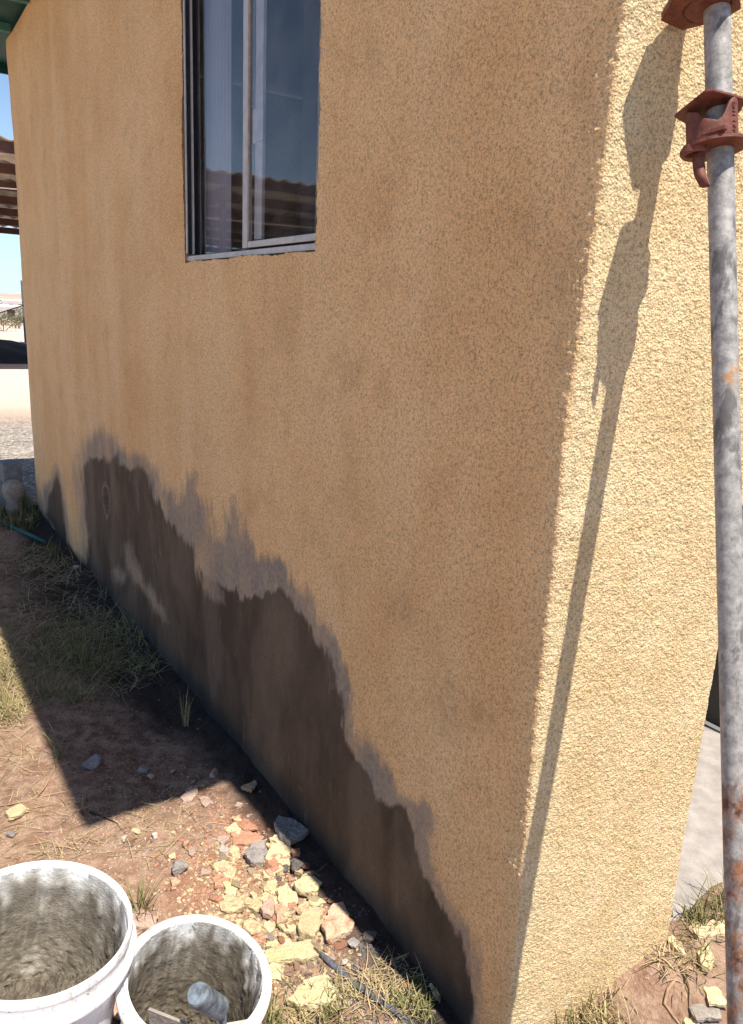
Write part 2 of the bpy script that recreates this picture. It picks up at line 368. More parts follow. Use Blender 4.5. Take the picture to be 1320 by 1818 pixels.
def make_glass():
    m_ = bpy.data.materials.new('dusty_window_glass'); m_.use_nodes = True; t = m_.node_tree; t.nodes.clear()
    o = t.nodes.new('ShaderNodeOutputMaterial'); tr = t.nodes.new('ShaderNodeBsdfTransparent'); tr.inputs[0].default_value = (0.95, 0.96, 0.98, 1)
    gl = t.nodes.new('ShaderNodeBsdfGlossy'); gl.inputs['Roughness'].default_value = 0.015
    fr = t.nodes.new('ShaderNodeFresnel'); fr.inputs[0].default_value = 1.52
    mu = t.nodes.new('ShaderNodeMath'); mu.operation = 'MULTIPLY'; mu.inputs[1].default_value = 1.3; mu.use_clamp = True
    mx = t.nodes.new('ShaderNodeMixShader'); df = t.nodes.new('ShaderNodeBsdfDiffuse'); df.inputs[0].default_value = (0.45, 0.42, 0.38, 1)
    ns = t.nodes.new('ShaderNodeTexNoise'); ns.inputs['Scale'].default_value = 9; ns.inputs['Detail'].default_value = 6
    tc = t.nodes.new('ShaderNodeTexCoord'); t.links.new(tc.outputs['Object'], ns.inputs['Vector'])
    rp = t.nodes.new('ShaderNodeMapRange'); rp.inputs[1].default_value = 0.4; rp.inputs[2].default_value = 0.75; rp.inputs[3].default_value = 0.015; rp.inputs[4].default_value = 0.07
    t.links.new(ns.outputs['Fac'], rp.inputs[0])
    m2 = t.nodes.new('ShaderNodeMixShader')
    ge = t.nodes.new('ShaderNodeNewGeometry'); bf = t.nodes.new('ShaderNodeMath'); bf.operation = 'SUBTRACT'; bf.inputs[0].default_value = 1.0; t.links.new(ge.outputs['Backfacing'], bf.inputs[1])
    m3 = t.nodes.new('ShaderNodeMath'); m3.operation = 'MULTIPLY'; t.links.new(mu.outputs[0], m3.inputs[0]); t.links.new(bf.outputs[0], m3.inputs[1])
    t.links.new(fr.outputs[0], mu.inputs[0]); t.links.new(m3.outputs[0], mx.inputs[0])
    t.links.new(tr.outputs[0], mx.inputs[1]); t.links.new(gl.outputs[0], mx.inputs[2])
    t.links.new(rp.outputs[0], m2.inputs[0]); t.links.new(mx.outputs[0], m2.inputs[1]); t.links.new(df.outputs[0], m2.inputs[2])
    t.links.new(m2.outputs[0], o.inputs[0]); return m_
M['glass'] = make_glass()

# ------------------------------------------------------------------ terrain
def rw(x, y):
    dx, dy = x - P0[0], y - P0[1]
    return dx * RD[0] + dy * RD[1], dx * WD[0] + dy * WD[1]
def terrain(x, y):
    x = np.asarray(x, float); y = np.asarray(y, float)
    r, w = rw(x, y); dist = np.hypot(x, y)
    near = 1 - sstep(6, 10, dist)
    z = (fbm(x * 1.6, y * 1.6, 3, 3) - 0.5) * 0.05 * near
    z = z + (fbm(x * 9, y * 9, 11, 3) - 0.5) * 0.030 * near
    z = z + (fbm(x * 38, y * 38, 21, 2) - 0.5) * 0.014 * (1 - sstep(3.5, 5.5, dist))
    z = z + 0.20 * sstep(-0.02, 0.46, r) * np.exp(-((w + 0.05) / np.where(w > -0.05, 0.10, 0.26)) ** 2) * (1 - sstep(1.2, 2.0, r))    # earth heaped at the sunny wall
    z = z + 0.03 * np.exp(-(np.minimum(r, 0) / 0.10) ** 2) * sstep(0.2, 0.6, w) * (r < 0.05) * (w < 5)
    z = z + 0.02 * sstep(12, 60, dist) * (fbm(x * 0.05, y * 0.05, 5, 3) - 0.5)
    return z
def at_ground(px, py):
    z = 0.0
    for _ in range(10):
        p = at_z(px, py, z); z = 0.5 * z + 0.5 * float(terrain(p[0], p[1]))
    return at_z(px, py, z)
def build_ground():
    def axis(lo, dlo, dhi, hi, step):
        a = [dlo - (dlo - lo) * t ** 3 for t in np.linspace(1, 0, 60)[:-1]]
        b_ = list(np.arange(dlo, dhi, step)); c = [dhi + (hi - dhi) * t ** 3 for t in np.linspace(0, 1, 60)]
        return np.array(a + b_ + c)
    xs = axis(-900, -3.3, 1.7, 900, 0.0095); ys = axis(-120, 0.7, 6.2, 1500, 0.0095)
    X, Y = np.meshgrid(xs, ys); Z = terrain(X, Y)
    n, k = X.shape
    idx = np.arange(n * k).reshape(n, k)
    Fq = np.stack([idx[:-1, :-1], idx[:-1, 1:], idx[1:, 1:], idx[1:, :-1]], -1).reshape(-1, 4)
    o = np_mesh('ground', np.stack([X, Y, Z], -1).reshape(-1, 3), Fq, M['ground'], smooth=True)
    tag(o, kind='structure')
    r, w = rw(X, Y); d = np.hypot(X, Y)
    grav = sstep(6.0, 6.6, d + 0.5 * fbm(X * 2, Y * 2, 5)) * (1 - sstep(9.5, 12.5, d))
    far = sstep(10.0, 12.5, d)
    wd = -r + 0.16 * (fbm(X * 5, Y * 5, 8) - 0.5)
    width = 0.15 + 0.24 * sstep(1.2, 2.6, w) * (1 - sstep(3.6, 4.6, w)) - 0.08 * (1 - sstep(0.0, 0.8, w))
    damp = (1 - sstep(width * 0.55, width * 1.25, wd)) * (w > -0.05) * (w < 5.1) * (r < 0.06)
    # reddish clay and pale plaster dust where the rubble lies
    px, py = project(np.stack([X.ravel(), Y.ravel(), Z.ravel()], -1)); px = px.reshape(X.shape); py = py.reshape(X.shape)
    front = (Y > 0.5)
    def blob(cx, cy, sx, sy): return np.exp(-(((px - cx) / sx) ** 2 + ((py - cy) / sy) ** 2)) * front
    red = np.clip(blob(440, 1480, 60, 50) + blob(410, 1560, 70, 40) + 0.5 * blob(330, 1600, 50, 50) + 0.6 * blob(560, 1660, 80, 60), 0, 1)
    pale = np.clip(blob(500, 1660, 110, 90) + 0.6 * blob(360, 1500, 90, 60), 0, 1)
    pale = pale * sstep(0.35, 0.65, fbm(X * 30, Y * 30, 9))
    damp = damp * (1 - 0.5 * np.clip(pale + red, 0, 1))
    under = (w > -0.01) & (r > 0) & (r < 6)
    one = np.ones_like(grav)
    for nm, arr in (('zone', np.stack([grav, far, np.clip(damp, 0, 1), one], -1)), ('zone2', np.stack([red, pale, 0 * one, one], -1))):
        at = o.data.attributes.new(nm, 'FLOAT_COLOR', 'POINT'); at.data.foreach_set('color', arr.reshape(-1).astype(np.float32))
build_ground()

def far_setting():
    # low dry hills on the horizon
    n = 80; V = []; F_ = []
    for j, (d, hh) in enumerate([(160, 0.0), (300, 0.6), (420, 2.2), (560, 5.0), (700, 5.5), (900, 4.0)]):
        for i in range(n):
            az = rad(-75 + 100 * i / (n - 1)); k = d * (1 + 0.05 * math.sin(i * 1.7 + j))
            z = hh * (0.65 + 0.7 * float(fbm(i * 0.35, j * 1.3, 41, 3))) - 0.3 * (j == 0)
            V.append((k * math.sin(az), k * math.cos(az), z))
    for j in range(5):
        for i in range(n - 1): a = j * n + i; F_.append((a, a + 1, a + n + 1, a + n))
    tag(np_mesh('hills', V, F_, M['hill'], smooth=True), kind='structure')
far_setting()

# ------------------------------------------------------------------ house
WET_MAIN = [(150, 1000), (158, 950), (150, 900), (147, 850), (148, 826), (158, 815), (168, 812), (178, 817), (184, 808), (190, 822), (200, 812), (208, 806), (214, 826), (228, 834), (246, 828), (256, 838), (266, 846), (272, 876), (286, 904), (302, 926), (322, 950), (345, 985), (352, 1010), (372, 1030), (392, 1040), (404, 1048), (416, 1044), (430, 1066), (446, 1060), (470, 1058), (492, 1042), (506, 1056), (520, 1080), (538, 1105), (556, 1135), (574, 1155), (588, 1185), (598, 1225), (606, 1262), (616, 1306), (634, 1345), (655, 1385), (672, 1420), (690, 1432), (704, 1424), (718, 1436), (732, 1466), (738, 1512), (752, 1545), (768, 1588), (792, 1626), (815, 1668), (832, 1712), (842, 1760), (838, 1900), (700, 2000), (300, 1500), (150, 1150), (100, 1040)]
WET_SMALL = [(100, 980), (96, 940), (80, 915), (84, 880), (92, 868), (100, 838), (108, 862), (113, 910), (118, 955), (121, 1010), (105, 1000)]
HALO = [(140, 1010), (150, 960), (144, 900), (136, 850), (140, 812), (150, 790), (165, 772), (182, 762), (198, 776), (206, 796), (226, 806), (250, 812), (272, 830), (286, 862), (300, 872), (312, 894), (328, 880), (340, 852), (352, 842), (352, 880), (368, 905), (380, 955), (398, 962), (404, 925), (412, 884), (424, 918), (438, 956), (452, 985), (478, 990), (496, 992), (510, 1004), (520, 1036), (540, 1060), (560, 1092), (585, 1130), (603, 1156), (612, 1196), (616, 1240), (628, 1290), (648, 1322), (676, 1352), (705, 1392), (722, 1420), (750, 1428), (768, 1450), (766, 1500), (776, 1548), (790, 1590), (815, 1628), (838, 1680), (852, 1740), (850, 1900), (700, 2000), (300, 1500), (150, 1150)]
HALO_SMALL = [(90, 1000), (70, 930), (66, 890), (78, 862), (92, 850), (100, 826), (110, 846), (116, 900), (122, 950), (126, 1010)]
DRY_IN = [[(222, 968), (228, 962), (236, 985), (250, 1010), (262, 1035), (278, 1055), (292, 1090), (294, 1108), (280, 1092), (262, 1062), (240, 1036), (222, 1010)],
          [(200, 1012), (212, 1008), (224, 1024), (220, 1036), (206, 1030)],
          [(350, 1012), (362, 1004), (380, 1032), (392, 1052), (398, 1078), (388, 1072), (372, 1062), (358, 1046)]]
CEMENT_IN = [[(690, 1424), (712, 1424), (732, 1466), (738, 1512), (736, 1540), (700, 1500), (676, 1440)]]

def poly_sdf(px, py, poly):
    """signed distance in photo pixels, positive inside"""
    P = np.array(poly, float); inside = np.zeros(px.shape, bool); dmin = np.full(px.shape, 1e9)
    for (x1, y1), (x2, y2) in zip(P, np.roll(P, -1, 0)):
        c = ((y1 > py) != (y2 > py)); xx = (x2 - x1) * (py - y1) / ((y2 - y1) or 1e-9) + x1
        inside ^= c & (px < xx)
        t = np.clip(((px - x1) * (x2 - x1) + (py - y1) * (y2 - y1)) / ((x2 - x1) ** 2 + (y2 - y1) ** 2), 0, 1)
        dmin = np.minimum(dmin, np.hypot(px - x1 - t * (x2 - x1), py - y1 - t * (y2 - y1)))
    return np.where(inside, dmin, -dmin)

WIN = dict(w0=0.885, w1=1.805, z0=1.648, z1=2.80)
WALLH = 3.06; RW = 0.418; RWF = (RW * math.cos(GA), -RW * math.sin(GA))

house = thing('stucco_house', 'tan stucco house with dark damp stains along its base and a sliding window', 'house', loc(0, 0, 0))
house_inv = Matrix.Translation(Vector(loc(0, 0, 0))).inverted()
HO = loc(0, 0, 0)

def build_wall():
    rc = 0.009
    seg = []   # (point rw, normal rw, s)
    for r_ in np.linspace(0.20, 0.04, 8): seg.append(((r_, 4.95), (0, 1)))
    for a in np.linspace(0, 90, 7): seg.append(((0.03 - 0.03 * math.sin(rad(a)), 4.92 + 0.03 * math.cos(rad(a))), (-math.sin(rad(a)), math.cos(rad(a)))))
    for w_ in np.concatenate([np.linspace(4.91, 1.90, 302)[:-1], np.linspace(1.90, 0.80, 276)[:-1], np.linspace(0.80, rc + 0.003, 260)]): seg.append(((0, w_), (-1, 0)))
    gc, gs = math.cos(GA), math.sin(GA)
    for a in np.linspace(0, 80, 15): seg.append(((rc - rc * math.cos(rad(a)), rc - rc * math.sin(rad(a))), (-math.cos(rad(a)), -math.sin(rad(a)))))
    e0 = np.array(seg[-1][0])
    for q_ in np.arange(0.0018, RW - 0.03, 0.0018): seg.append(((e0[0] + q_ * gc, e0[1] - q_ * gs), (-gs, -gc)))
    e1 = np.array(seg[-1][0]) + 0.016 * np.array([gs, gc])
    for a in np.linspace(8, 100, 10): seg.append(((e1[0] + 0.016 * math.sin(rad(a - 10)), e1[1] - 0.016 * math.cos(rad(a - 10))), (math.sin(rad(a - 10)), -math.cos(rad(a - 10)))))
    e2 = np.array(seg[-1][0])
    for w_ in np.arange(0.03, 1.7, 0.03): seg.append(((e2[0], e2[1] + w_), (1, 0)))
    pr = np.array([s[0] for s in seg]); nr = np.array([s[1] for s in seg])
    s = np.concatenate([[0], np.cumsum(np.hypot(*np.diff(pr, axis=0).T))])
    zs = np.concatenate([np.arange(-0.12, 2.10, 0.0023), np.arange(2.10, WALLH, 0.012), [WALLH]])
    S, Z = np.meshgrid(s, zs); n, k = S.shape
    R_ = np.broadcast_to(pr[:, 0], S.shape); W_ = np.broadcast_to(pr[:, 1], S.shape)
    NR = np.broadcast_to(nr[:, 0], S.shape); NW = np.broadcast_to(nr[:, 1], S.shape)
    leftn = np.clip(-NR, 0, 1); corner = np.exp(-((np.hypot(R_, W_)) / 0.045) ** 2)
    fine = (1 - sstep(1.0, 2.2, W_)) * (1 - 0.8 * sstep(2.1, 2.3, Z))
    # signed masks in wall space (outline of each stain as a shape of its own on the wall)
    base = HO + R_[..., None] * RD + W_[..., None] * WD + Z[..., None] * np.array([0, 0, 1])
    px, py = project(base.reshape(-1, 3)); px = px.reshape(S.shape); py = py.reshape(S.shape)
    wx = (fbm(S * 22, Z * 9, 31, 4) - 0.5) * 26 + (fbm(S * 90, Z * 24, 35, 3) - 0.5) * 16
    wy = (fbm(S * 24, Z * 6, 32, 4) - 0.5) * 26 + (fbm(S * 90, Z * 18, 36, 3) - 0.5) * 12
    sel = (leftn > 0.5) & (Z < 1.35)
    def mask(poly, lo, hi, amp=1.0):
        o_ = np.zeros(S.shape); sc = 0.45 + 0.55 * (1 - sstep(1.2, 3.0, W_[sel]))
        d = poly_sdf(px[sel] + wx[sel] * amp * sc, py[sel] + wy[sel] * amp * sc, poly); o_[sel] = sstep(lo, hi, d); return o_
    wet = np.maximum(mask(WET_MAIN, -5, 5, 0.85), mask(WET_SMALL, -3, 4, 0.4)); wet = wet * (0.86 + 0.14 * sstep(0.35, 0.6, fbm(S * 7, Z * 3.2, 55, 4)))
    soft = np.maximum(mask(HALO, -16, 10, 1.3), mask(HALO_SMALL, -9, 6, 0.5))
    halo = soft * (0.62 + 0.75 * (fbm(S * 14, Z * 5, 51, 4) - 0.35))
    for p in DRY_IN: q = mask(p, -7, 9, 1.0); wet = wet * (1 - 0.75 * q)
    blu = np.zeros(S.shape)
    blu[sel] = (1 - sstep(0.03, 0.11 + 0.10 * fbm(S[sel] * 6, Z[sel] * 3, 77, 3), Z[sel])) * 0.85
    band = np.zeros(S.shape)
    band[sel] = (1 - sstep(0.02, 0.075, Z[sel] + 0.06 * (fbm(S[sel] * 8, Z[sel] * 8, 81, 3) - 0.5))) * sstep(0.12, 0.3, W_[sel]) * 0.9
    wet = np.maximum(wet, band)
    brown = sstep(0.60, 0.78, fbm(S * 7 + 3, Z * 4.2, 61, 4)) * (0.2 + 0.2 * (1 - sstep(0.8, 2.0, W_))) * leftn
    for (cx, cy, sx, sy, am) in ((720, 1075, 26, 34, .8), (800, 1240, 22, 60, .7), (860, 1260, 34, 40, .7), (620, 655, 26, 26, .5), (570, 715, 14, 16, .6), (930, 880, 40, 60, .35), (1000, 490, 30, 50, .45), (1040, 180, 22, 70, .4), (770, 1150, 30, 30, .4), (685, 500, 20, 30, .4), (1010, 600, 20, 60, .4), (660, 90, 16, 60, .5)):
        brown = np.maximum(brown, am * leftn * np.exp(-(((px + wx * 1.5 - cx) / sx) ** 2 + ((py + wy * 1.5 - cy) / sy) ** 2)) * (0.4 + fbm(S * 40, Z * 40, 67, 3)))
    # relief
    a6 = vnoise(S / 0.0050, Z / 0.0048, 1); a10 = vnoise(S / 0.0085, Z / 0.008, 2)
    g = sstep(0.25, 0.8, a6 * 0.6 + a10 * 0.4)
    h = fine * (1 - 0.75 * wet) * ((g - 0.5) * 0.0012 * (0.8 + 0.2 * (1 - leftn)) + (vnoise(S / 0.02, Z / 0.016, 5) - 0.5) * 0.0005)
    h = h + (fbm(S * 2.2, Z * 2.2, 6, 3) - 0.5) * (0.004 + 0.016 * leftn * sstep(0.15, 0.9, W_)) + (fbm(S * 9, Z * 7, 7, 3) - 0.5) * 0.0022
    h = h + corner * ((fbm(0 * S + 3, Z * 5.5, 8, 3) - 0.5) * 0.006 + (fbm(S * 3, Z * 22, 9, 3) - 0.5) * 0.005)
    h = h + (leftn > 0.95) * np.exp(-((W_ - 0.03) / 0.030) ** 2) * (sstep(0.45, 0.85, vnoise(S / 0.0055, Z / 0.006, 18)) * 0.0026) * sstep(0.35, 0.65, fbm(S * 5, Z * 11, 19, 3))
    h = h - 0.006 * halo * (1 - wet) - 0.004 * wet
    # trowel arcs on the sunny face
    arc = np.hypot(R_ - 0.05, Z - 0.75); h = h + 0.00025 * np.sin(arc * 520 + 5 * fbm(S * 6, Z * 6, 12)) * (1 - leftn) * sstep(0.5, 0.6, fbm(S * 3, Z * 3, 13)) 
    # broken hole in the render
    hw, hz = None, None
    P = at_left(187, 888); hw = (P - HO) @ WD; hz = P[2]
    hd = np.hypot((W_ - hw) / 0.065, (Z - hz) / 0.075) + 0.55 * (fbm(W_ * 30, Z * 30, 14, 3) - 0.5)
    hole = (1 - sstep(0.7, 0.85, hd)) * leftn; h = h - hole * 0.16; halo = np.maximum(halo, 0.8 * (1 - sstep(1.0, 1.7, hd)) * leftn); wet = wet * (1 - 0.35 * sstep(0.2, 1, 1 - sstep(1.0, 1.5, hd)) * leftn)
    Pt = base + h[..., None] * (NR[..., None] * RD + NW[..., None] * WD)
    # the corner was floated by hand and bellies out to the left at mid height
    bz = np.interp(Z, [0.0, 0.2, 0.8, 1.1, 1.3, 1.65, 1.9, 2.3], [0.004, 0.006, 0.020, 0.020, 0.028, 0.012, 0.006, 0.0])
    fade = np.where(leftn > 0.5, np.exp(-(W_ / 0.35) ** 2), np.exp(-np.maximum(R_, 0) / 0.12)) * (W_ < 1.0)
    Pt = Pt - (bz * fade)[..., None] * RD
    # faces, window opening with a ragged plaster edge
    Wc = 0.25 * (W_[:-1, :-1] + W_[1:, :-1] + W_[:-1, 1:] + W_[1:, 1:]); Zc = 0.25 * (Z[:-1, :-1] + Z[1:, 1:] + Z[:-1, 1:] + Z[1:, :-1])
    lf = leftn[:-1, :-1] > 0.5
    jw = (fbm(Zc * 28, Wc * 2, 15, 4) - 0.5) * 0.022; jz = (fbm(Wc * 30, Zc * 2, 16, 5) - 0.5) * 0.016
    cut = lf & (Wc > WIN['w0'] + jw) & (Wc < WIN['w1'] + jw * 0.6) & (Zc > WIN['z0'] + jz) & (Zc < WIN['z1'])
    idx = np.arange(n * k).reshape(n, k)
    q = np.stack([idx[:-1, :-1], idx[:-1, 1:], idx[1:, 1:], idx[1:, :-1]], -1)
    F_ = q[~cut]
    inner = idx + n * k; Pin = Pt + 0.055 * RD
    ext = []
    dv = cut[:, 1:] != cut[:, :-1]; ii, jj = np.nonzero(dv)
    for i, j in zip(ii, jj): ext.append((idx[i, j + 1], idx[i + 1, j + 1], inner[i + 1, j + 1], inner[i, j + 1]))
    dh = cut[1:, :] != cut[:-1, :]; ii, jj = np.nonzero(dh)
    for i, j in zip(ii, jj): ext.append((idx[i + 1, j], idx[i + 1, j + 1], inner[i + 1, j + 1], inner[i + 1, j]))
    ext = np.array(ext); used = np.unique(ext[ext >= n * k]); remap = {int(u): n * k + t for t, u in enumerate(used)}
    ext = np.array([[remap.get(int(v), int(v)) for v in f] for f in ext])
    V = np.concatenate([Pt.reshape(-1, 3), Pin.reshape(-1, 3)[used - n * k]])
    o = np_mesh('wall', V - HO, np.concatenate([F_, ext]), M['stucco'], house, smooth=True)
    side = np.clip((1 - leftn) + 0.35 * corner, 0, 1)
    one = np.ones(S.shape)
    def att(nm, arrs):
        A = np.stack(arrs + [one], -1).reshape(-1, 4); A = np.concatenate([A, np.tile([[0, 0.6, 0, 1]], (len(used), 1)) if nm == 'stain' else np.tile([[0, 0, 0, 1]], (len(used), 1))])
        at = o.data.attributes.new(nm, 'FLOAT_COLOR', 'POINT'); at.data.foreach_set('color', A.astype(np.float32).ravel())
    att('stain', [np.clip(wet, 0, 1), np.clip(halo, 0, 1), side]); att('stain2', [np.clip(brown, 0, 1), np.clip(blu, 0, 1), 0 * one])
build_wall()

def hb(name, r0, r1, w0, w1, z0, z1, mat, parent=house, bevel=0.0):
    """box in house coordinates, parented to the house"""
    bm = bmesh.new(); box_bm(bm, loc(r0, w0, z0) - HO, RD * (r1 - r0), WD * (w1 - w0), (0, 0, z1 - z0), bevel)
    return bm_obj(name, bm, mat, parent)

# shell of the house behind the plaster
hb('back_wall', 3.6, 3.75, 1.6, 4.95, 0, WALLH, M['stucco'])
hb('end_wall', 0.20, 3.6, 4.80, 4.95, 0, WALLH, M['stucco'])
hb('porch_wall', RWF[0], 3.6, 1.62, 1.75, 0, WALLH, M['darkwall'])
hb('room_floor', 0.10, 3.6, 0.16, 4.80, 0.0, 0.05, M['room'])
hb('room_partition', 2.4, 2.46, 0.2, 1.60, 0.05, WALLH, M['room'])
hb('porch_side_wall', 1.36, 1.48, 0.02, 1.60, 0.202, WALLH, M['darkwall'])
# inner leaf of the long wall around the window
hb('inner_leaf', 0.06, 0.075, 0.10, WIN['w0'] - 0.03, 0, WALLH, M['room'])
hb('inner_leaf', 0.06, 0.075, WIN['w1'] + 0.03, 4.80, 0, WALLH, M['room'])
hb('inner_leaf', 0.06, 0.075, WIN['w0'] - 0.03, WIN['w1'] + 0.03, 0, WIN['z0'] - 0.02, M['room'])
hb('inner_leaf', 0.06, 0.075, WIN['w0'] - 0.03, WIN['w1'] + 0.03, WIN['z1'], WALLH, M['room'])
# roof with green painted eaves
EO, EF, EB = 0.425, 0.145, 5.62
hb('roof', -EO + 0.02, 3.9, -EF + 0.02, EB - 0.02, WALLH + 0.10, WALLH + 0.16, M['sheet'])
hb('soffit', -EO + 0.02, 3.9, -EF + 0.02, EB - 0.02, WALLH + 0.03, WALLH + 0.05, M['green'])
hb('fascia', -EO, -EO + 0.02, -EF, EB, WALLH - 0.02, WALLH + 0.15, M['green'])
hb('fascia', -EO + 0.02, 3.9, -EF, -EF + 0.02, WALLH - 0.02, WALLH + 0.15, M['green'])
hb('fascia', -EO + 0.02, 3.9, EB - 0.02, EB, WALLH - 0.03, WALLH + 0.15, M['green'])
for i in range(10):
    ww = 0.0 + i * 0.585
    if ww < EB - 0.1: hb('rafter', -EO + 0.022, -0.015, ww, ww + 0.045, WALLH - 0.015, WALLH + 0.029, M['greenlight'])

# the window
def build_window():
    w0, w1, z0, z1 = WIN['w0'] - 0.012, WIN['w1'] + 0.004, WIN['z0'] + 0.004, WIN['z1']
    win = bpy.data.objects.new('window', None); link(win, house)
    def wb(name, a, b, c, d, e, f, mat, par=win, bev=0.0015): return hb(name, a, b, c, d, e, f, mat, par, bev)
    fr = wb('frame', 0.012, 0.055, w0, w1, z0, z0 + 0.016, M['alu'])
    wb('far_jamb', 0.008, 0.055, w1 - 0.0095, w1, z0 + 0.0225, z1, M['aludark'])
    wb('near_jamb', 0.012, 0.055, w0, w0 + 0.02, z0 + 0.0225, z1, M['alu'])
    wb('head', 0.012, 0.055, w0, w1, z1 + 0.001, z1 + 0.03, M['alu'])
    # tracks of the far jamb
    for k, (ra, rb, wa, wb_, mt) in enumerate([(0.006, 0.010, w1 - 0.020, w1 - 0.0100, 'alu'), (0.026, 0.030, w1 - 0.028, w1 - 0.0100, 'alu')]):
        wb('jamb_track', ra, rb, wa, wb_, z0 + 0.0225, z1, M[mt], bev=0.0008)
    wb('jamb_channel', 0.012, 0.055, w1 - 0.014, w1 - 0.0097, z0 + 0.0225, z1, M['black'])
    wm = (at_left(437, 300, 0.02) - HO) @ WD
    # outer sash (near half)
    sash = wb('sliding_sash', 0.014, 0.030, wm - 0.022, wm + 0.010, z0 + 0.023, z1 - 0.001, M['alu'])
    wb('sash_rail', 0.016, 0.030, w0 + 0.021, wm - 0.0225, z0 + 0.023, z0 + 0.040, M['alu'])
    wb('sash_seal', 0.0155, 0.020, wm - 0.0285, wm - 0.0225, z0 + 0.041, z1 - 0.001, M['seal'])
    g = wb('glass_pane', 0.021, 0.024, w0 + 0.021, wm - 0.0225, z0 + 0.0405, z1 - 0.001, M['glass'], bev=0)
    # inner sash (far half) with its meeting stile showing through the near glass
    wb('glass_pane', 0.040, 0.043, wm - 0.03, w1 - 0.037, z0 + 0.023, z1 - 0.001, M['glass'], bev=0)
    st = wb('inner_stile', 0.0285, 0.0385, wm - 0.088, wm - 0.040, z0 + 0.045, z1 - 0.001, M['alu'])
    P = at_left(452, 195, 0.03); Q = at_left(452, 255, 0.03)
    wb('latch', 0.0245, 0.0283, wm - 0.098, wm - 0.032, Q[2], P[2], M['alu'])
    return win
build_window()
# curtain in the room
def curtain():
    V = []; F_ = []; ws = np.linspace(1.86, 1.635, 60)
    for i, w_ in enumerate(ws):
        for z in (0.9, 2.9): V.append(loc(0.095 + 0.006 * math.sin(i * 0.9), w_, z) - HO)
    for i in range(59): a = 2 * i; F_.append((a, a + 2, a + 3, a + 1))
    o = np_mesh('curtain', np.array(V) + HO, F_, M['curtain'], smooth=True)
    tag(o, 'pale curtain hanging inside behind the far pane of the window', 'curtain')
    md = o.modifiers.new('s', 'SOLIDIFY'); md.thickness = 0.003
curtain()

# concrete slab of the porch
o = None
def slab():
    bm = bmesh.new(); box_bm(bm, loc(RWF[0] + 0.012, -0.05, -0.1), RD * 0.92, WD * 1.66, (0, 0, 0.30), 0.006)
    o = bm_obj('porch_slab', bm, M['conc']); tag(o, kind='structure')
slab()
# wall-mounted thin post past the far corner
_d = ray(37.5, 520); _d = _d / np.hypot(_d[0], _d[1]) * 30
bm = bmesh.new(); box_bm(bm, (_d[0], _d[1], -0.05), (0.10, 0, 0), (0, 0.10, 0), (0, 0, 2.17), 0.004)
tag(bm_obj('steel_post', bm, M['aludark']), 'thin grey steel post standing far off in line with the far corner of the house', 'post')

# ------------------------------------------------------------------ open shed behind, also mirrored in the window
def shed():
    wf, wb_, rl, rr = 15.6, 27.5, -19.0, 7.0
    zf, zb = 4.35, 3.75
    t = thing('open_shed', 'open shed with corrugated metal roof on dark red purlins beyond the yard', 'shed', loc(-4, wf, 0))
    O = loc(-4, wf, 0)
    n = 340; V = []; F_ = []
    for j in range(2):
        for i in range(n):
            r_ = rl + (rr - rl) * i / (n - 1); w_ = (wf, wb_)[j]; z = (zf, zb)[j] + 0.03 * math.sin(i * 1.25)
            V.append(loc(r_, w_, z))
    for i in range(n - 1): F_.append((i, i + 1, i + n + 1, i + n))
    rf = np_mesh('roof', np.array(V) - O, F_, M['sheet'], t, smooth=True); md = rf.modifiers.new('s', 'SOLIDIFY'); md.thickness = 0.01
    for k in range(7):
        f_ = k / 6; w_ = wf + 0.1 + (wb_ - wf - 0.3) * f_; z = zf + (zb - zf) * f_
        bm = bmesh.new(); box_bm(bm, loc(rl, w_, z - 0.24) - O, RD * (rr - rl), WD * 0.10, (0, 0, 0.19)); bm_obj('purlin', bm, M['purlin'], t)
    for k in range(5):
        r_ = -17.0 + k * 5.5
        bm = bmesh.new()
        box_bm(bm, loc(r_, wf, zf - 0.52) - O, RD * 0.12, WD * (wb_ - wf), (0, 0, 0.26) ); bm.verts.ensure_lookup_table()
        for v in bm.verts:
            if (np.array(v.co) + O - HO) @ WD > wf + 1: v.co.z += zb - zf
        bm_obj('rafter', bm, M['purlin'], t)
        for w_ in (wf + 0.3, wb_ - 0.4):
            bm = bmesh.new(); box_bm(bm, loc(r_ + 0.01, w_, -0.05) - O, RD * 0.10, WD * 0.10, (0, 0, zf - 0.45 if w_ < 20 else zb - 0.45)); bm_obj('post', bm, M['purlin'], t)
    # sagging cable under the roof
    bm = bmesh.new(); pts = []
    for i in range(21):
        f_ = i / 20; pts.append(loc(-12 + 15 * f_, 17.5, 3.75 - 0.35 * 4 * f_ * (1 - f_) * 0.5))
    tube_bm(bm, pts, 0.012, 6); tag(bm_obj('white_cable', bm, M['whiteroof']), 'pale cable sagging under the shed roof', 'cable')
    # covered heap under the shed
    V = []; F_ = []; nx, ny = 60, 24
    for j in range(ny):
        for i in range(nx):
            r_ = -11 + 14.5 * i / (nx - 1); w_ = 19.0 + 6 * j / (ny - 1)
            e = math.sin(math.pi * i / (nx - 1)) ** 0.5 * math.sin(math.pi * j / (ny - 1)) ** 0.5
            V.append(loc(r_, w_, e * (0.35 + 0.75 * float(fbm(i * 0.16, j * 0.2, 91, 3))) - 0.03))
    for j in range(ny - 1):
        for i in range(nx - 1): a = j * nx + i; F_.append((a, a + 1, a + nx + 1, a + nx))
    o = np_mesh('covered_heap', V, F_, M['tarp'], smooth=True)
    tag(o, 'long heap under a black tarp lying in the shade of the shed', 'tarp heap')
shed()

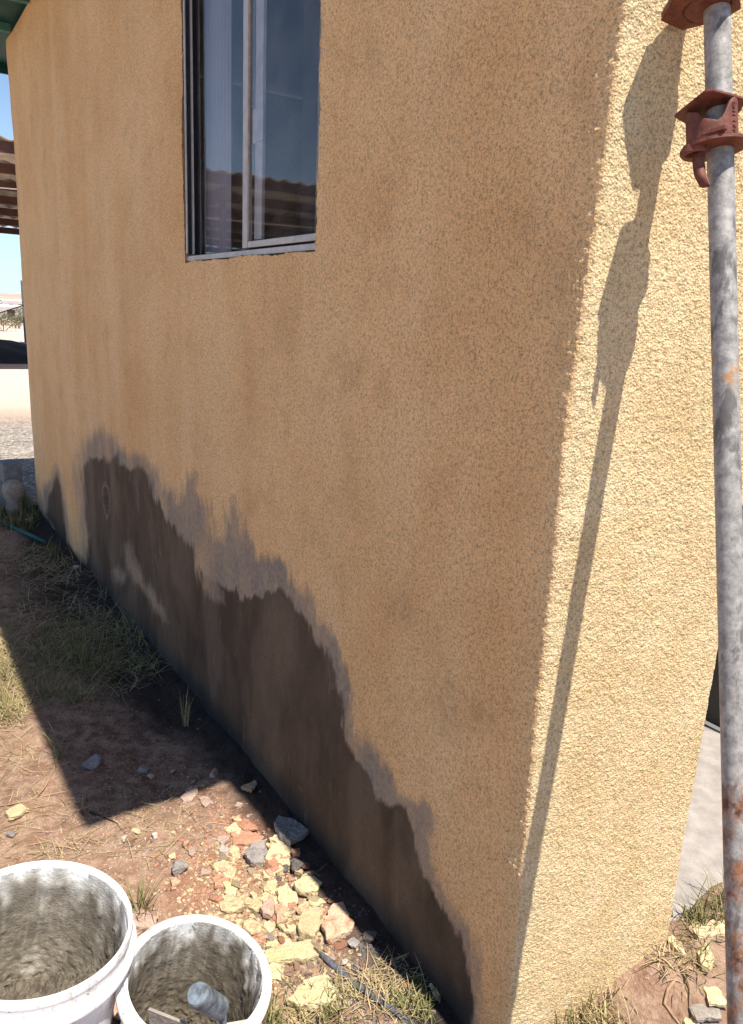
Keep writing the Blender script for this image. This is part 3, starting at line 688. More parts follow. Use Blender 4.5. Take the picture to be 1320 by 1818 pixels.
# ------------------------------------------------------------------ far clutter between the wall edge and the frame
def leaf_clump(name, c, size, n, mat, label, cat, group=None, seed=0, trunk=True):
    rng = np.random.default_rng(seed); c = np.array(c, float)
    t = thing(name, label, cat, c, group=group)
    bl = rng.normal(size=(7, 3)) * np.array([0.33, 0.33, 0.2]) * size + np.array([0, 0, size * 0.55])
    P = bl[rng.integers(0, 7, n)] + rng.normal(size=(n, 3)) * size * 0.16; P[:, 2] = np.abs(P[:, 2])
    a = rng.normal(size=(n, 3)); a /= np.linalg.norm(a, axis=1)[:, None]; b_ = np.cross(a, rng.normal(size=(n, 3))); b_ /= np.linalg.norm(b_, axis=1)[:, None]
    s = size * 0.05 * rng.uniform(0.5, 1.3, (n, 1))
    V = np.stack([P - a * s, P + b_ * s * 0.6, P + a * s, P - b_ * s * 0.6], 1).reshape(-1, 3)
    np_mesh('foliage', V, np.arange(4 * n).reshape(-1, 4), mat, t)
    bm = bmesh.new()
    for k in range(5):
        e = bl[k]; tube_bm(bm, [(0, 0, -0.05), tuple(e * 0.5), tuple(e)], [size * 0.03, size * 0.02, size * 0.008], 6)
    bm_obj('stem', bm, M['twig'], t)
    return t
FARLAB = ['olive desert shrub in front of the pale houses, leftmost', 'olive desert shrub against the wall edge of the house', 'small desert shrub on the pale far slope', 'rounded desert shrub on the far slope near the skyline', 'grey green shrub behind the yellow hut', 'low shrub beside the long white house']
for k, (x, y, d, s) in enumerate([(6, 578, 40, 0.8), (34, 575, 44, 0.7), (20, 560, 95, 1.0), (4, 548, 150, 1.6), (38, 566, 60, 0.9), (14, 572, 55, 0.7)]):
    dd = ray(x, y); dd = dd / np.hypot(dd[0], dd[1]); P = dd * d
    leaf_clump('desert_shrub', (P[0], P[1], 0), s, 700, M['shrub'], FARLAB[k], 'shrub', 'shrubs beyond the yard', seed=k)
def small_house(x, d, wd, h, mat, roof, label, dep=5.0):
    dd = ray(x, 560); az = math.atan2(dd[0], dd[1]); P = np.array([math.sin(az), math.cos(az), 0]) * d
    t = thing('distant_house', label, 'house', P, -az)
    bm = bmesh.new(); box_bm(bm, (-wd / 2, 0, -0.1), (wd, 0, 0), (0, dep, 0), (0, 0, h)); bm_obj('wall', bm, mat, t)
    bm = bmesh.new(); box_bm(bm, (-wd / 2 - 0.2, -0.3, h - 0.1), (wd + 0.4, 0, 0), (0, dep + 0.5, 0), (0, 0, 0.12)); bm_obj('roof', bm, roof, t)
    bm = bmesh.new(); box_bm(bm, (-wd / 4, -0.02, h * 0.35), (wd * 0.18, 0, 0), (0, 0.04, 0), (0, 0, h * 0.35)); bm_obj('window', bm, M['darkwall'], t)
    bm = bmesh.new(); box_bm(bm, (wd / 8, -0.02, 0), (wd * 0.16, 0, 0), (0, 0.04, 0), (0, 0, h * 0.7)); bm_obj('door', bm, M['darkwall'], t)
for a in [(2, 62, 3.2, 1.0, M['whiteroof'], M['whiteroof'], 'long low white house at the left edge beyond the shrubs'),
          (20, 66, 1.4, 0.9, M['yellow'], M['yellow'], 'small yellow hut among the distant white houses'),
          (28, 82, 2.2, 1.4, M['whiteroof'], M['whiteroof'], 'white cabin just behind the yellow hut'),
          (4, 100, 4.0, 0.9, M['greyroof'], M['greyroof'], 'grey roofed block at the far left of the distant houses'),
          (14, 112, 3.0, 1.0, M['greyroof'], M['whiteroof'], 'grey block with a white roof in the middle distance'),
          (30, 106, 3.0, 1.0, M['greyroof'], M['greyroof'], 'blue grey block nearest the wall edge among distant houses'),
          (36, 88, 1.6, 0.9, M['whiteroof'], M['greyroof'], 'small white house with grey roof by the wall edge'),
          (9, 150, 4.0, 1.0, M['whiteroof'], M['greyroof'], 'pale house farthest back below the hill')]:
    small_house(*a)
# dark leafless shrub standing behind the shed
t = leaf_clump('dark_shrub', tuple(loc(1.85, 31.5, 0)), 1.25, 900, M['tarp'], 'dark tangled shrub behind the shaded heap beside the wall edge', 'shrub', seed=44)
# black cable crossing the view past the corner
bm = bmesh.new(); A = at_depth(-60, 571, 9.0); B = at_depth(44, 541, 9.0); mid = (A + B) / 2 - np.array([0, 0, 0.012])
tube_bm(bm, [A, mid, B], 0.007, 8); tag(bm_obj('black_cable', bm, M['black']), 'black cable stretched past the far corner of the house', 'cable')

# ------------------------------------------------------------------ rocks and rubble
def gz(p): return float(terrain(p[0], p[1]))
def chunk(name, outline, h, mat, label, cat, seed=0, zc=0.02, tilt=(0, 0), group=None, rough=0.16, lift=0.0):
    """broken piece whose outline was read off the photo and laid on the soil"""
    rng = np.random.default_rng(seed)
    gzc = at_ground(*np.mean(outline, 0))[2] + 0.6 * h; pts = np.array([at_z(x, y, gzc)[:2] for x, y in outline]); c = pts.mean(0)
    # subdivide outline with jitter for broken edges
    P = []
    for a, b_ in zip(pts, np.roll(pts, -1, 0)):
        L = np.linalg.norm(b_ - a); k = max(2, int(L / 0.010))
        nrm = np.array([(b_ - a)[1], -(b_ - a)[0]]) / (L + 1e-9)
        for i in range(k): P.append(a + (b_ - a) * i / k + nrm * rng.normal() * min(0.0022, L * 0.05))
    P = np.array(P) - c; n = len(P); size = np.abs(P).max()
    rings = [(0.93, -0.35 * h), (1.0, 0.0), (1.005, h * 0.7), (0.985, h * 0.95), (0.94, h), (0.6, h * 1.0), (0.3, h * 1.0)]
    V = []
    for k, (s_, z) in enumerate(rings):
        q = P * s_
        nz = (fbm((q[:, 0] + c[0]) * 60, (q[:, 1] + c[1]) * 60, seed + 3, 3) - 0.5)
        jit = rng.normal(size=(n, 3)) * 0.0007
        V.append(np.column_stack([q, z + nz * h * rough * (1.6 if k > 2 else 0.8)]) + jit)
    V = np.concatenate(V + [np.array([[0, 0, h * 1.05]]), np.array([[0, 0, -0.35 * h]])])
    F3 = []; T = []
    for k in range(len(rings) - 1):
        for i in range(n): j = (i + 1) % n; a, b_, cc, d = k * n + i, k * n + j, (k + 1) * n + j, (k + 1) * n + i; F3 += [(a, b_, cc), (a, cc, d)]
    L_ = (len(rings) - 1) * n
    for i in range(n): F3.append((L_ + i, L_ + (i + 1) % n, len(V) - 2)); F3.append(((i + 1) % n, i, len(V) - 1))
    V[:, 2] += V[:, 0] * tilt[0] + V[:, 1] * tilt[1]
    o = np_mesh(name, V, F3, mat)
    o.location = (c[0], c[1], gz(c) + 0.15 * h + lift)
    return tag(o, label, cat, group)
def stone(name, px, py, size, mat, label, cat, seed=0, zc=0.02, flat=0.6, group=None, rz=None, xy=None, sink=0.25, elong=1.0):
    """angular stone: hull of random points, faceted and roughened"""
    rng = np.random.default_rng(seed); bm = bmesh.new()
    for _ in range(13):
        v = rng.normal(size=3); v /= np.linalg.norm(v); v *= rng.uniform(0.8, 1.0); bm.verts.new((v[0] * elong, v[1], v[2] * flat))
    bmesh.ops.convex_hull(bm, input=bm.verts[:]); bmesh.ops.delete(bm, geom=[v for v in bm.verts if not v.link_faces], context='VERTS')
    bmesh.ops.bevel(bm, geom=bm.edges[:], offset=0.07, segments=1, affect='EDGES')
    bmesh.ops.triangulate(bm, faces=bm.faces[:])
    bmesh.ops.subdivide_edges(bm, edges=bm.edges[:], cuts=1, use_grid_fill=True)
    for v in bm.verts: v.co *= 1 + 0.10 * (float(vnoise(v.co.x * 3 + seed, v.co.y * 3 + v.co.z * 5, seed)) - 0.5)
    for v in bm.verts: v.co *= size / 2
    o = bm_obj(name, bm, mat)
    p = at_ground(px, py) if xy is None else np.array([xy[0], xy[1], 0])
    o.location = (p[0], p[1], gz(p) + size / 2 * flat * (1 - 2 * sink)); o.rotation_euler = (0, 0, rng.uniform(0, 6.28) if rz is None else rz)
    return tag(o, label, cat, group)

CH = [
 ('plaster_chunk', [(512, 1783), (538, 1742), (575, 1727), (600, 1760), (596, 1778), (560, 1792), (528, 1791)], .022, 'plaster', 'large pale yellow wedge of plaster above the grass at the bottom', 'plaster'),
 ('plaster_chunk', [(470, 1690), (490, 1682), (520, 1672), (552, 1668), (556, 1690), (566, 1697), (556, 1704), (520, 1706), (478, 1712), (468, 1705)], .018, 'plaster', 'long pale yellow slab of plaster with a mud spot right of the small bucket', 'plaster'),
 ('plaster_chunk', [(473, 1716), (484, 1712), (500, 1716), (500, 1742), (474, 1744)], .014, 'plaster', 'small square of yellow plaster touching the rim of the small bucket', 'plaster'),
 ('brick_slab', [(570, 1650), (592, 1610), (607, 1605), (630, 1640), (626, 1650), (590, 1674), (582, 1672)], .020, 'brick', 'red brown slab with yellow plaster corner leaning near the wall', 'brick'),
 ('plaster_chunk', [(528, 1645), (536, 1622), (560, 1610), (590, 1612), (572, 1640), (560, 1662), (532, 1658)], .022, 'plasterdirty', 'cracked yellow plaster block left of the red brown slab', 'plaster'),
 ('plaster_chunk', [(522, 1572), (536, 1558), (552, 1547), (572, 1568), (566, 1580), (548, 1590), (528, 1584)], .020, 'plaster', 'yellow plaster piece crossed by the edge of the wall shadow', 'plaster'),
 ('plaster_chunk', [(470, 1528), (480, 1504), (500, 1498), (522, 1512), (514, 1526), (490, 1532)], .018, 'plaster', 'rounded yellow plaster piece resting beside the blue grey stone', 'plaster'),
 ('grey_slab', [(434, 1522), (446, 1502), (472, 1492), (474, 1514), (466, 1538), (446, 1538)], .022, 'stone', 'blue grey flat stone on the red clay next to a yellow piece', 'stone'),
 ('red_slab', [(466, 1540), (480, 1532), (512, 1526), (500, 1542), (480, 1550)], .012, 'clay', 'flat orange red piece under the rounded yellow plaster', 'brick'),
 ('dark_slab', [(486, 1464), (494, 1452), (520, 1456), (548, 1478), (540, 1488), (516, 1500), (498, 1488)], .022, 'stone', 'large dark slab half standing in the wall shadow', 'stone'),
 ('plaster_chunk', [(388, 1600), (392, 1590), (412, 1588), (432, 1604), (434, 1616), (412, 1624), (394, 1618)], .018, 'plasterdirty', 'oval mud stained yellow chunk above the small bucket', 'plaster'),
 ('plaster_chunk', [(442, 1612), (450, 1598), (468, 1594), (466, 1612), (454, 1620)], .016, 'plasterdirty', 'mottled yellow chunk right of the oval one above the small bucket', 'plaster'),
 ('pink_slab', [(464, 1618), (470, 1598), (484, 1592), (490, 1612), (484, 1632), (468, 1628)], .017, 'pinkstone', 'pinkish chunk standing between mottled yellow pieces', 'stone'),
 ('plaster_chunk', [(490, 1584), (508, 1576), (528, 1588), (530, 1604), (512, 1618), (498, 1604)], .018, 'plaster', 'clean yellow chunk in the middle of the rubble', 'plaster'),
 ('brick_chunk', [(488, 1612), (500, 1606), (520, 1618), (510, 1634), (492, 1642)], .016, 'brick', 'orange brick piece below the clean yellow chunk', 'brick'),
 ('plaster_chunk', [(466, 1648), (486, 1630), (492, 1644), (480, 1658)], .014, 'plaster', 'small yellow diamond of plaster right of the bucket rim', 'plaster'),
 ('plaster_chunk', [(494, 1642), (516, 1636), (528, 1646), (520, 1656), (504, 1656)], .012, 'plaster', 'thin yellow wedge between brick piece and long slab', 'plaster'),
 ('plaster_chunk', [(432, 1640), (446, 1632), (462, 1640), (464, 1656), (446, 1662), (432, 1654)], .015, 'plasterdirty', 'rounded dirty yellow piece just outside the small bucket rim', 'plaster'),
 ('clay_slab', [(412, 1452), (424, 1446), (450, 1462), (458, 1470), (440, 1474), (420, 1464)], .012, 'clay', 'orange red clay slab crossed by the wall shadow', 'clay'),
 ('clay_slab', [(410, 1482), (422, 1474), (444, 1478), (468, 1486), (460, 1500), (436, 1500), (416, 1502)], .012, 'clay', 'cracked orange red clay slab above the blue grey stone', 'clay'),
 ('clay_slab', [(378, 1560), (392, 1552), (408, 1560), (404, 1574), (382, 1576)], .010, 'clay', 'small orange red clay slab in the rubble left of centre', 'clay'),
 ('plaster_chunk', [(10, 1442), (24, 1434), (40, 1430), (52, 1440), (28, 1452), (16, 1454)], .014, 'plasterdirty', 'flat cream chunk alone on the dirt at the left edge', 'plaster'),
 ('grey_slab', [(322, 1422), (334, 1404), (352, 1400), (352, 1412), (340, 1424), (326, 1432)], .022, 'pinkstone', 'pale tilted slab at the tip of the roof shadow', 'stone'),
 ('plaster_chunk', [(762, 1752), (786, 1744), (782, 1760), (776, 1778)], .012, 'plaster', 'small yellow triangle of plaster near the wall foot', 'plaster'),
 ('plaster_chunk', [(1222, 1650), (1240, 1640), (1300, 1640), (1300, 1665), (1270, 1668), (1240, 1672)], .03, 'plaster', 'bright yellow plaster slab behind the leaning pole', 'plaster'),
 ('plaster_chunk', [(1236, 1672), (1256, 1676), (1268, 1705), (1262, 1722), (1250, 1716), (1240, 1694)], .025, 'plaster', 'upright bright yellow sliver below the slab by the pole', 'plaster'),
 ('plaster_chunk', [(1186, 1668), (1196, 1664), (1214, 1684), (1218, 1698), (1204, 1692)], .02, 'plaster', 'narrow pale yellow sliver in the roots at the wall end', 'plaster'),
 ('plaster_chunk', [(1246, 1750), (1272, 1752), (1298, 1784), (1262, 1784)], .015, 'plaster', 'pale yellow triangle on the soil left of the pole foot', 'plaster'),
 ('grey_slab', [(1224, 1790), (1246, 1782), (1280, 1786), (1284, 1806), (1240, 1812)], .015, 'mortar', 'flat grey mortar piece below the pale yellow triangle', 'stone'),
 ('plaster_chunk', [(1214, 1812), (1222, 1802), (1240, 1812), (1244, 1822), (1218, 1824)], .012, 'plaster', 'small yellow piece at the bottom edge left of the pole', 'plaster'),
]
for i, (nm, ol, h, mt, lb, ct) in enumerate(CH):
    rg = ol[0][0] > 1100
    o = chunk(nm, ol, h * (0.72 if not rg else 0.5), M[mt], lb, ct, seed=100 + i, zc=0.10 if rg else 0.02, tilt=(random.uniform(-.12, .12), random.uniform(-.12, .12)), lift=0.0)
ST = [
 (166, 1361, 0.088, 'stone', 'dark grey rock lying alone inside the roof shadow', 0.6, 1.1),
 (256, 1368, 0.055, 'stone', 'second smaller rock right of the dark one in the roof shadow', 0.5, 1.0),
 (268, 1382, 0.038, 'pinkstone', 'small stone touching the second rock in the roof shadow', 0.6, 1.0),
 (380, 1376, 0.050, 'pinkstone', 'pinkish stone near the shadow edge by the wall', 0.5, 1.3),
 (308, 1372, 0.026, 'pinkstone', 'small round stone inside the roof shadow right of centre', 0.6, 1.0),
 (319, 1548, 0.064, 'stone', 'grey purple rock standing on the sunny dirt above the buckets', 0.9, 0.8),
 (398, 1512, 0.042, 'whitestone', 'white stone beside the red clay', 0.8, 1.0),
 (332, 1503, 0.036, 'brick', 'pink brick lump above the grey purple rock', 0.7, 1.0),
 (308, 1522, 0.030, 'plaster', 'small yellow stone just above the grey purple rock', 0.6, 1.3),
 (528, 1540, 0.055, 'darkstone', 'dark grey clod beside the wall shadow edge', 0.7, 1.1),
 (505, 1545, 0.030, 'darkstone', 'small dark clod left of the bigger dark clod', 0.7, 1.0),
 (496, 1565, 0.028, 'darkstone', 'round dark pebble between the red pieces', 0.7, 1.0),
 (516, 1562, 0.032, 'brick', 'reddish round stone right of the dark pebble', 0.7, 1.0),
 (247, 1640, 0.105, 'pinkstone', 'big pinkish rock wedged between the two buckets', 0.5, 1.3),
 (18, 1484, 0.040, 'stone', 'grey stone on the dirt above the large bucket rim at left', 0.5, 1.1),
 (722, 1750, 0.020, 'brick', 'small red stone near the wall foot', 0.8, 1.0),
 (590, 1703, 0.024, 'pinkstone', 'small round stone beside the black strap', 0.8, 1.0),
 (612, 1712, 0.022, 'whitestone', 'cream pebble right of the black strap', 0.8, 1.2),
 (656, 1668, 0.045, 'darkstone', 'dark angular clod against the wall foot', 0.8, 1.1),
 (628, 1676, 0.035, 'stone', 'grey clod left of the dark angular clod', 0.7, 1.2),
 (482, 1668, 0.028, 'stone', 'grey purple stone right of the small bucket', 0.8, 0.8),
 (215, 1800, 0.090, 'brick', 'red brick lump low between the two buckets', 0.7, 1.0),
 (222, 1492, 0.028, 'whitestone', 'cream stone on the dirt left of the green weed', 0.7, 1.2),
 (275, 1487, 0.030, 'whitestone', 'cream stone pair member right of the green weed', 0.7, 0.9),
 (242, 1478, 0.032, 'plasterdirty', 'yellowish crumbly stone above the green weed', 0.5, 1.2),
 (132, 1010, 0.06, 'whitestone', 'pale stone in the shade near the far wall foot', 0.5, 1.2),
 (55, 924, 0.09, 'whitestone', 'pale flat stone below the stacked blocks at the far corner', 0.4, 1.2),
]
for i, (x, y, s, mt, lb, fl, el) in enumerate(ST):
    stone('rock', x, y, s, M[mt], lb, 'rock', seed=300 + i, flat=fl, elong=el, zc=0.01)

ANCH = [(o_.location.x, o_.location.y, o_['label']) for o_ in COL.objects if o_.get('category') in ('plaster', 'brick', 'stone', 'clay', 'rock')]
# smaller rubble: each fragment one object while they can be counted
SC = [  # centre px, py, spread x, y, n, size range, material keys, label, group
 (505, 1628, 62, 52, 150, (0.014, 0.046), ['plaster', 'plasterdirty', 'plasterdirty', 'brick', 'pinkstone', 'clay'], 'small crumb of yellow plaster or brick lying in the rubble beside the wall', 'rubble crumbs beside the wall'),
 (385, 1500, 65, 60, 75, (0.010, 0.026), ['plasterdirty', 'pinkstone', 'whitestone', 'clay', 'stone', 'plasterdirty'], 'small pebble lying on the sunny dirt above the buckets', 'pebbles above the buckets'),
 (640, 1720, 60, 45, 40, (0.008, 0.020), ['darkstone', 'pinkstone', 'stone', 'clay'], 'small dark crumb of soil or stone near the wall foot', 'crumbs at the wall foot'),
]
rngf = np.random.default_rng(77)
for i in range(78):
    cx, cy = (505 + rngf.normal() * 62, 1618 + rngf.normal() * 55) if i % 3 else (420 + rngf.normal() * 55, 1520 + rngf.normal() * 48)
    g_ = at_ground(cx, min(cy, 1800)); r_, w_ = rw(g_[0], g_[1])
    if r_ > -0.05: continue
    R0 = rngf.uniform(8, 22); n_ = int(rngf.integers(4, 8)); a_ = np.sort(rngf.uniform(0, 6.283, n_) * 0.25 + np.arange(n_) * 6.283 / n_); el_ = rngf.uniform(0.55, 1.0); ro = rngf.uniform(0, 3.1)
    ol = []
    for t_ in a_:
        q_ = R0 * rngf.uniform(0.75, 1.1); x_, y_ = q_ * math.cos(t_), q_ * math.sin(t_) * el_; ol.append((cx + x_ * math.cos(ro) - y_ * math.sin(ro), cy + (x_ * math.sin(ro) + y_ * math.cos(ro)) * 0.8))
    mk_, wd_ = [('plaster', 'pale yellow'), ('plasterdirty', 'dirty cream'), ('plasterdirty', 'dirty cream'), ('brick', 'brick red'), ('clay', 'orange red'), ('pinkstone', 'pinkish')][int(rngf.integers(6 if i % 3 == 0 else 5))]
    near_ = min(ANCH, key=lambda a: (a[0] - g_[0]) ** 2 + (a[1] - g_[1]) ** 2)
    chunk('rubble_flake', ol, rngf.uniform(.005, .011), M[mk_], ' '.join(('flat %s flake nearest the %s' % (wd_, near_[2])).split()[:16]), 'flake', seed=700 + i, tilt=(rngf.uniform(-.2, .2), rngf.uniform(-.2, .2)), group='broken flakes in the rubble')
protos = {}
def proto(mk, k):
    key = (mk, k)
    if key not in protos:
        o = stone('pebble', 0, 0, 1.0, M[mk], None, None, seed=hash(mk) % 97 * 0 + 11 * k + sum(map(ord, mk)), flat=0.42, xy=(0, 5)); protos[key] = o.data
        bpy.data.objects.remove(o)
    return protos[key]
rng = np.random.default_rng(5)
for (cx, cy, sx, sy, n, (s0, s1), mk, lb, gp) in SC:
    for i in range(n):
        x = cx + rng.normal() * sx; y = min(cy + rng.normal() * sy, 1815)
        p = at_z(x, y, 0.01); r_, w_ = rw(p[0], p[1])
        if r_ > -0.03 or w_ < 0: continue
        s = s0 + (s1 - s0) * rng.random() ** 1.5
        o = bpy.data.objects.new('pebble', proto(mk[rng.integers(len(mk))], int(rng.integers(3)))); o.scale = (s, s * rng.uniform(.7, 1), s)
        o.location = (p[0], p[1], gz(p) + s * 0.10); o.rotation_euler = (rng.uniform(-.5, .5), rng.uniform(-.5, .5), rng.uniform(0, 6.3)); link(o)
        tag(o, 'x', 'pebble', gp)
        mw = {'plaster': 'pale yellow', 'plasterdirty': 'dirty cream', 'brick': 'brick red', 'pinkstone': 'pinkish', 'whitestone': 'pale', 'clay': 'orange red', 'stone': 'grey', 'darkstone': 'dark'}
        kind_ = [k_ for k_ in M if o.data.materials[0] is M[k_] or o.data.materials[0] == M[k_]][0]
        near_ = min(ANCH, key=lambda a: (a[0] - p[0]) ** 2 + (a[1] - p[1]) ** 2)
        o['label'] = ' '.join(('small %s crumb nearest the %s' % (mw.get(kind_, 'grey'), near_[2])).split()[:16])

def grit():
    """countless crumbs on the soil as one mesh"""
    rng = np.random.default_rng(17)
    ico = []
    bm = bmesh.new(); bmesh.ops.create_icosphere(bm, subdivisions=1, radius=1)
    bv = np.array([v.co[:] for v in bm.verts]); bf = np.array([[v.index for v in f.verts] for f in bm.faces]); bm.free()
    out = {}
    def add(key, P, S):
        n = len(P); j = rng.uniform(0.6, 1.25, (n, len(bv), 1)); sc = np.stack([S, S * rng.uniform(.6, 1, n), S * rng.uniform(.35, .8, n)], -1)
        V = bv[None] * j * sc[:, None] ; a = rng.uniform(0, 6.28, n); c, s = np.cos(a)[:, None], np.sin(a)[:, None]
        X = V[..., 0] * c - V[..., 1] * s; Y = V[..., 0] * s + V[..., 1] * c
        V = np.stack([X, Y, V[..., 2]], -1) + P[:, None]
        out.setdefault(key, []).append(V)
    def pts(n, f):
        x, y = f(n); z = terrain(x, y); return np.stack([x, y, z], -1)
    def pxs(cx, cy, sx, sy):
        def g(n):
            a = cx + rng.normal(size=n) * sx; b_ = np.minimum(cy + rng.normal(size=n) * sy, 1850)
            q = np.array([at_z(i, j, 0.0) for i, j in zip(a, b_)]); return q[:, 0], q[:, 1]
        return g
    def okay(P, dark=False): r_, w_ = rw(P[:, 0], P[:, 1]); return P[((r_ < (-0.01 if dark else -0.07 - 0.09 * sstep(0.7, 1.6, w_)) - 0.05 * rng.random(len(P)))) | (w_ < -0.06)]
    for key, n, f, s in (('plasterdirty', 5200, pxs(490, 1620, 85, 75), (.0012, .009)), ('clay', 2200, pxs(430, 1530, 80, 60), (.0012, .008)), ('pinkstone', 5200, pxs(300, 1500, 190, 130), (.0010, .0045)),
                         ('whitestone', 800, pxs(330, 1490, 150, 90), (.001, .004)), ('darkstone', 3000, pxs(660, 1720, 90, 70), (.0015, .007)), ('darkstone', 300, pxs(250, 1330, 120, 60), (.002, .008)), ('pinkstone', 1500, pxs(1150, 1780, 90, 40), (.001, .004))):
        P = okay(pts(n, f), key == 'darkstone'); S = s[0] + (s[1] - s[0]) * rng.random(len(P)) ** 3; add(key, P, S)
    nm = {'plasterdirty': 'plaster_grit', 'clay': 'clay_grit', 'pinkstone': 'pale_grit', 'whitestone': 'white_grit', 'darkstone': 'dark_grit'}
    for key, L in out.items():
        V = np.concatenate(L); n = len(V)
        F_ = (bf[None] + (np.arange(n) * len(bv))[:, None, None]).reshape(-1, 3)
        o = np_mesh(nm[key], V.reshape(-1, 3), F_, M[key]); tag(o, 'loose %s scattered over the soil' % nm[key].replace('_', ' '), 'grit', kind='stuff')
    # gravel of the yard past the house
    n = 9000; d = rng.uniform(6.0, 10.5, n); az = np.radians(rng.uniform(-33, -20, n)); x = d * np.sin(az); y = d * np.cos(az)
    P = np.stack([x, y, terrain(x, y)], -1); r_, w_ = rw(x, y); P = P[(w_ > 5.05) | (r_ < -0.02)]; out.clear(); add('g', P, rng.uniform(.004, .018, len(P)))
    V = np.concatenate(out['g']); n = len(V); F_ = (bf[None] + (np.arange(n) * len(bv))[:, None, None]).reshape(-1, 3)
    tag(np_mesh('gravel', V.reshape(-1, 3), F_, M['gravelstone']), 'pale gravel covering the yard past the house corner', 'gravel', kind='stuff')
grit()

# ------------------------------------------------------------------ grass
def blades(P, L, lean, wdt, seed, up=0.7, curl=0.8, seg=4):
    """curved tapering blades; P (n,3) roots, L lengths, lean 0 upright .. 1 lying"""
    rng = np.random.default_rng(seed); n = len(P)
    az = rng.uniform(0, 2 * np.pi, n); el = np.clip(np.pi / 2 * (1 - lean) + rng.normal(size=n) * 0.22, 0.03, 1.5)
    V = []; pos = P.copy(); turn = rng.normal(size=n) * curl * 0.5
    for k in range(seg + 1):
        t = k / seg; wv = wdt * (1 - t) ** 0.7 * np.ones(n) + 0.00025
        side = np.stack([-np.sin(az), np.cos(az), rng.normal(size=n) * 0.05], -1) * wv[:, None]
        V.append(pos - side); V.append(pos + side)
        st = L / seg; e = el - curl * t * (1 - 0.3 * lean) * np.abs(rng.normal(size=n) * 0.3 + 1) * 0.7 ; az = az + turn / seg
        pos = pos + np.stack([np.cos(az) * np.cos(e), np.sin(az) * np.cos(e), np.sin(e)], -1) * st[:, None]
        gzv = P[:, 2] + 0.002; pos[:, 2] = np.maximum(pos[:, 2], gzv)
    V = np.stack(V, 1); base = (np.arange(n) * (2 * seg + 2))[:, None, None]
    q = np.array([[2 * k, 2 * k + 1, 2 * k + 3, 2 * k + 2] for k in range(seg)])
    return V.reshape(-1, 3), (base + q[None]).reshape(-1, 4), 2 * seg + 2
def grass_obj(name, P, L, lean, wdt, mat, seed, label, cat, kind=None, group=None, origin=None, curl=0.8, parent=None):
    V, Fq, m_ = blades(P, L, lean, wdt, seed, curl=curl)
    o = np_mesh(name, V, Fq, mat, parent=parent, origin=origin)
    t = np.repeat(np.random.default_rng(seed + 1).random(len(P)), m_)
    at = o.data.attributes.new('tint', 'FLOAT', 'POINT'); at.data.foreach_set('value', t.astype(np.float32))
    return tag(o, label, cat, group, kind)
def region_pts(n, polys, seed, zc=0.0):
    rng = np.random.default_rng(seed); out = []
    for poly, share in polys:
        A = np.array(poly, float); G = np.array([at_z(x, y, zc)[:2] for x, y in poly]); k = int(n * share); got = 0
        while got < k:
            q = rng.uniform(G.min(0), G.max(0), (k * 2, 2)); ins = poly_sdf(q[:, 0], q[:, 1], G) > -0.02 * rng.random(len(q))
            ins &= vnoise(q[:, 0] * 9, q[:, 1] * 9, 4) > rng.random(len(q)) * 0.75
            q = q[ins]; r_, w_ = rw(q[:, 0], q[:, 1]); q = q[(r_ < -0.01) | (w_ < -0.01)]; out.append(q[:k - got]); got += len(q)
    q = np.concatenate(out); return np.column_stack([q, terrain(q[:, 0], q[:, 1])])
MAT_SHADE = [([(0, 960), (60, 960), (130, 1000), (190, 1070), (180, 1150), (80, 1170), (0, 1110)], 0.55), ([(40, 1130), (190, 1090), (300, 1180), (250, 1225), (120, 1250), (70, 1230)], 0.45)]
rng = np.random.default_rng(3)
P = region_pts(2500, MAT_SHADE, 1); grass_obj('dry_grass_mat', P, rng.uniform(.05, .17, len(P)), 0.88, .0011, M['drygrass'], 2, 'tangled dry grass lying in the house shade', 'grass', 'stuff', curl=1.2)
P = region_pts(1000, [(MAT_SHADE[1][0], 0.7), ([(60, 1150), (200, 1120), (280, 1180), (120, 1260)], 0.3)], 5); grass_obj('green_grass_mat', P, rng.uniform(.03, .13, len(P)), 0.55, .0013, M['greengrass'], 6, 'low green grass growing in the house shade', 'grass', 'stuff', curl=1.2)
P = region_pts(2200, [([(-60, 1100), (20, 1110), (55, 1260), (0, 1300), (-80, 1280)], 1.0)], 8); grass_obj('sunlit_grass_mat', P, rng.uniform(.03, .11, len(P)), 0.8, .0011, M['drygrass'], 9, 'sunlit straw coloured grass at the left edge', 'grass', 'stuff', curl=1.1)
P = region_pts(500, [([(-60, 1180), (20, 1180), (40, 1290), (-60, 1300)], 1.0)], 10); grass_obj('sunlit_green_grass', P, rng.uniform(.04, .09, len(P)), 0.45, .0012, M['greengrass'], 11, 'thin green blades among the sunlit straw at the left edge', 'grass', 'stuff')
P = region_pts(1400, [([(-20, 880), (30, 855), (70, 900), (60, 950), (-20, 935)], 1.0)], 12); grass_obj('far_grass', P, rng.uniform(.05, .16, len(P)), 0.4, .002, M['greengrass'], 13, 'green grass growing near the far corner of the house', 'grass', 'stuff')
P = region_pts(420, [([(0, 1270), (130, 1440), (330, 1400), (420, 1560), (200, 1520), (0, 1540)], 1.0)], 14); grass_obj('scattered_straw', P, rng.uniform(.02, .12, len(P)), 0.99, .0008, M['drygrass'], 15, 'dry straws scattered over the dirt', 'straw', 'stuff', curl=0.4)
P = region_pts(420, [([(480, 1790), (600, 1750), (720, 1700), (820, 1830), (480, 1830)], 1.0)], 16); grass_obj('straw_litter', P, rng.uniform(.02, .09, len(P)), 0.95, .0009, M['drygrass'], 17, 'dry straw litter at the foot of the wall', 'straw', 'stuff', curl=0.6)

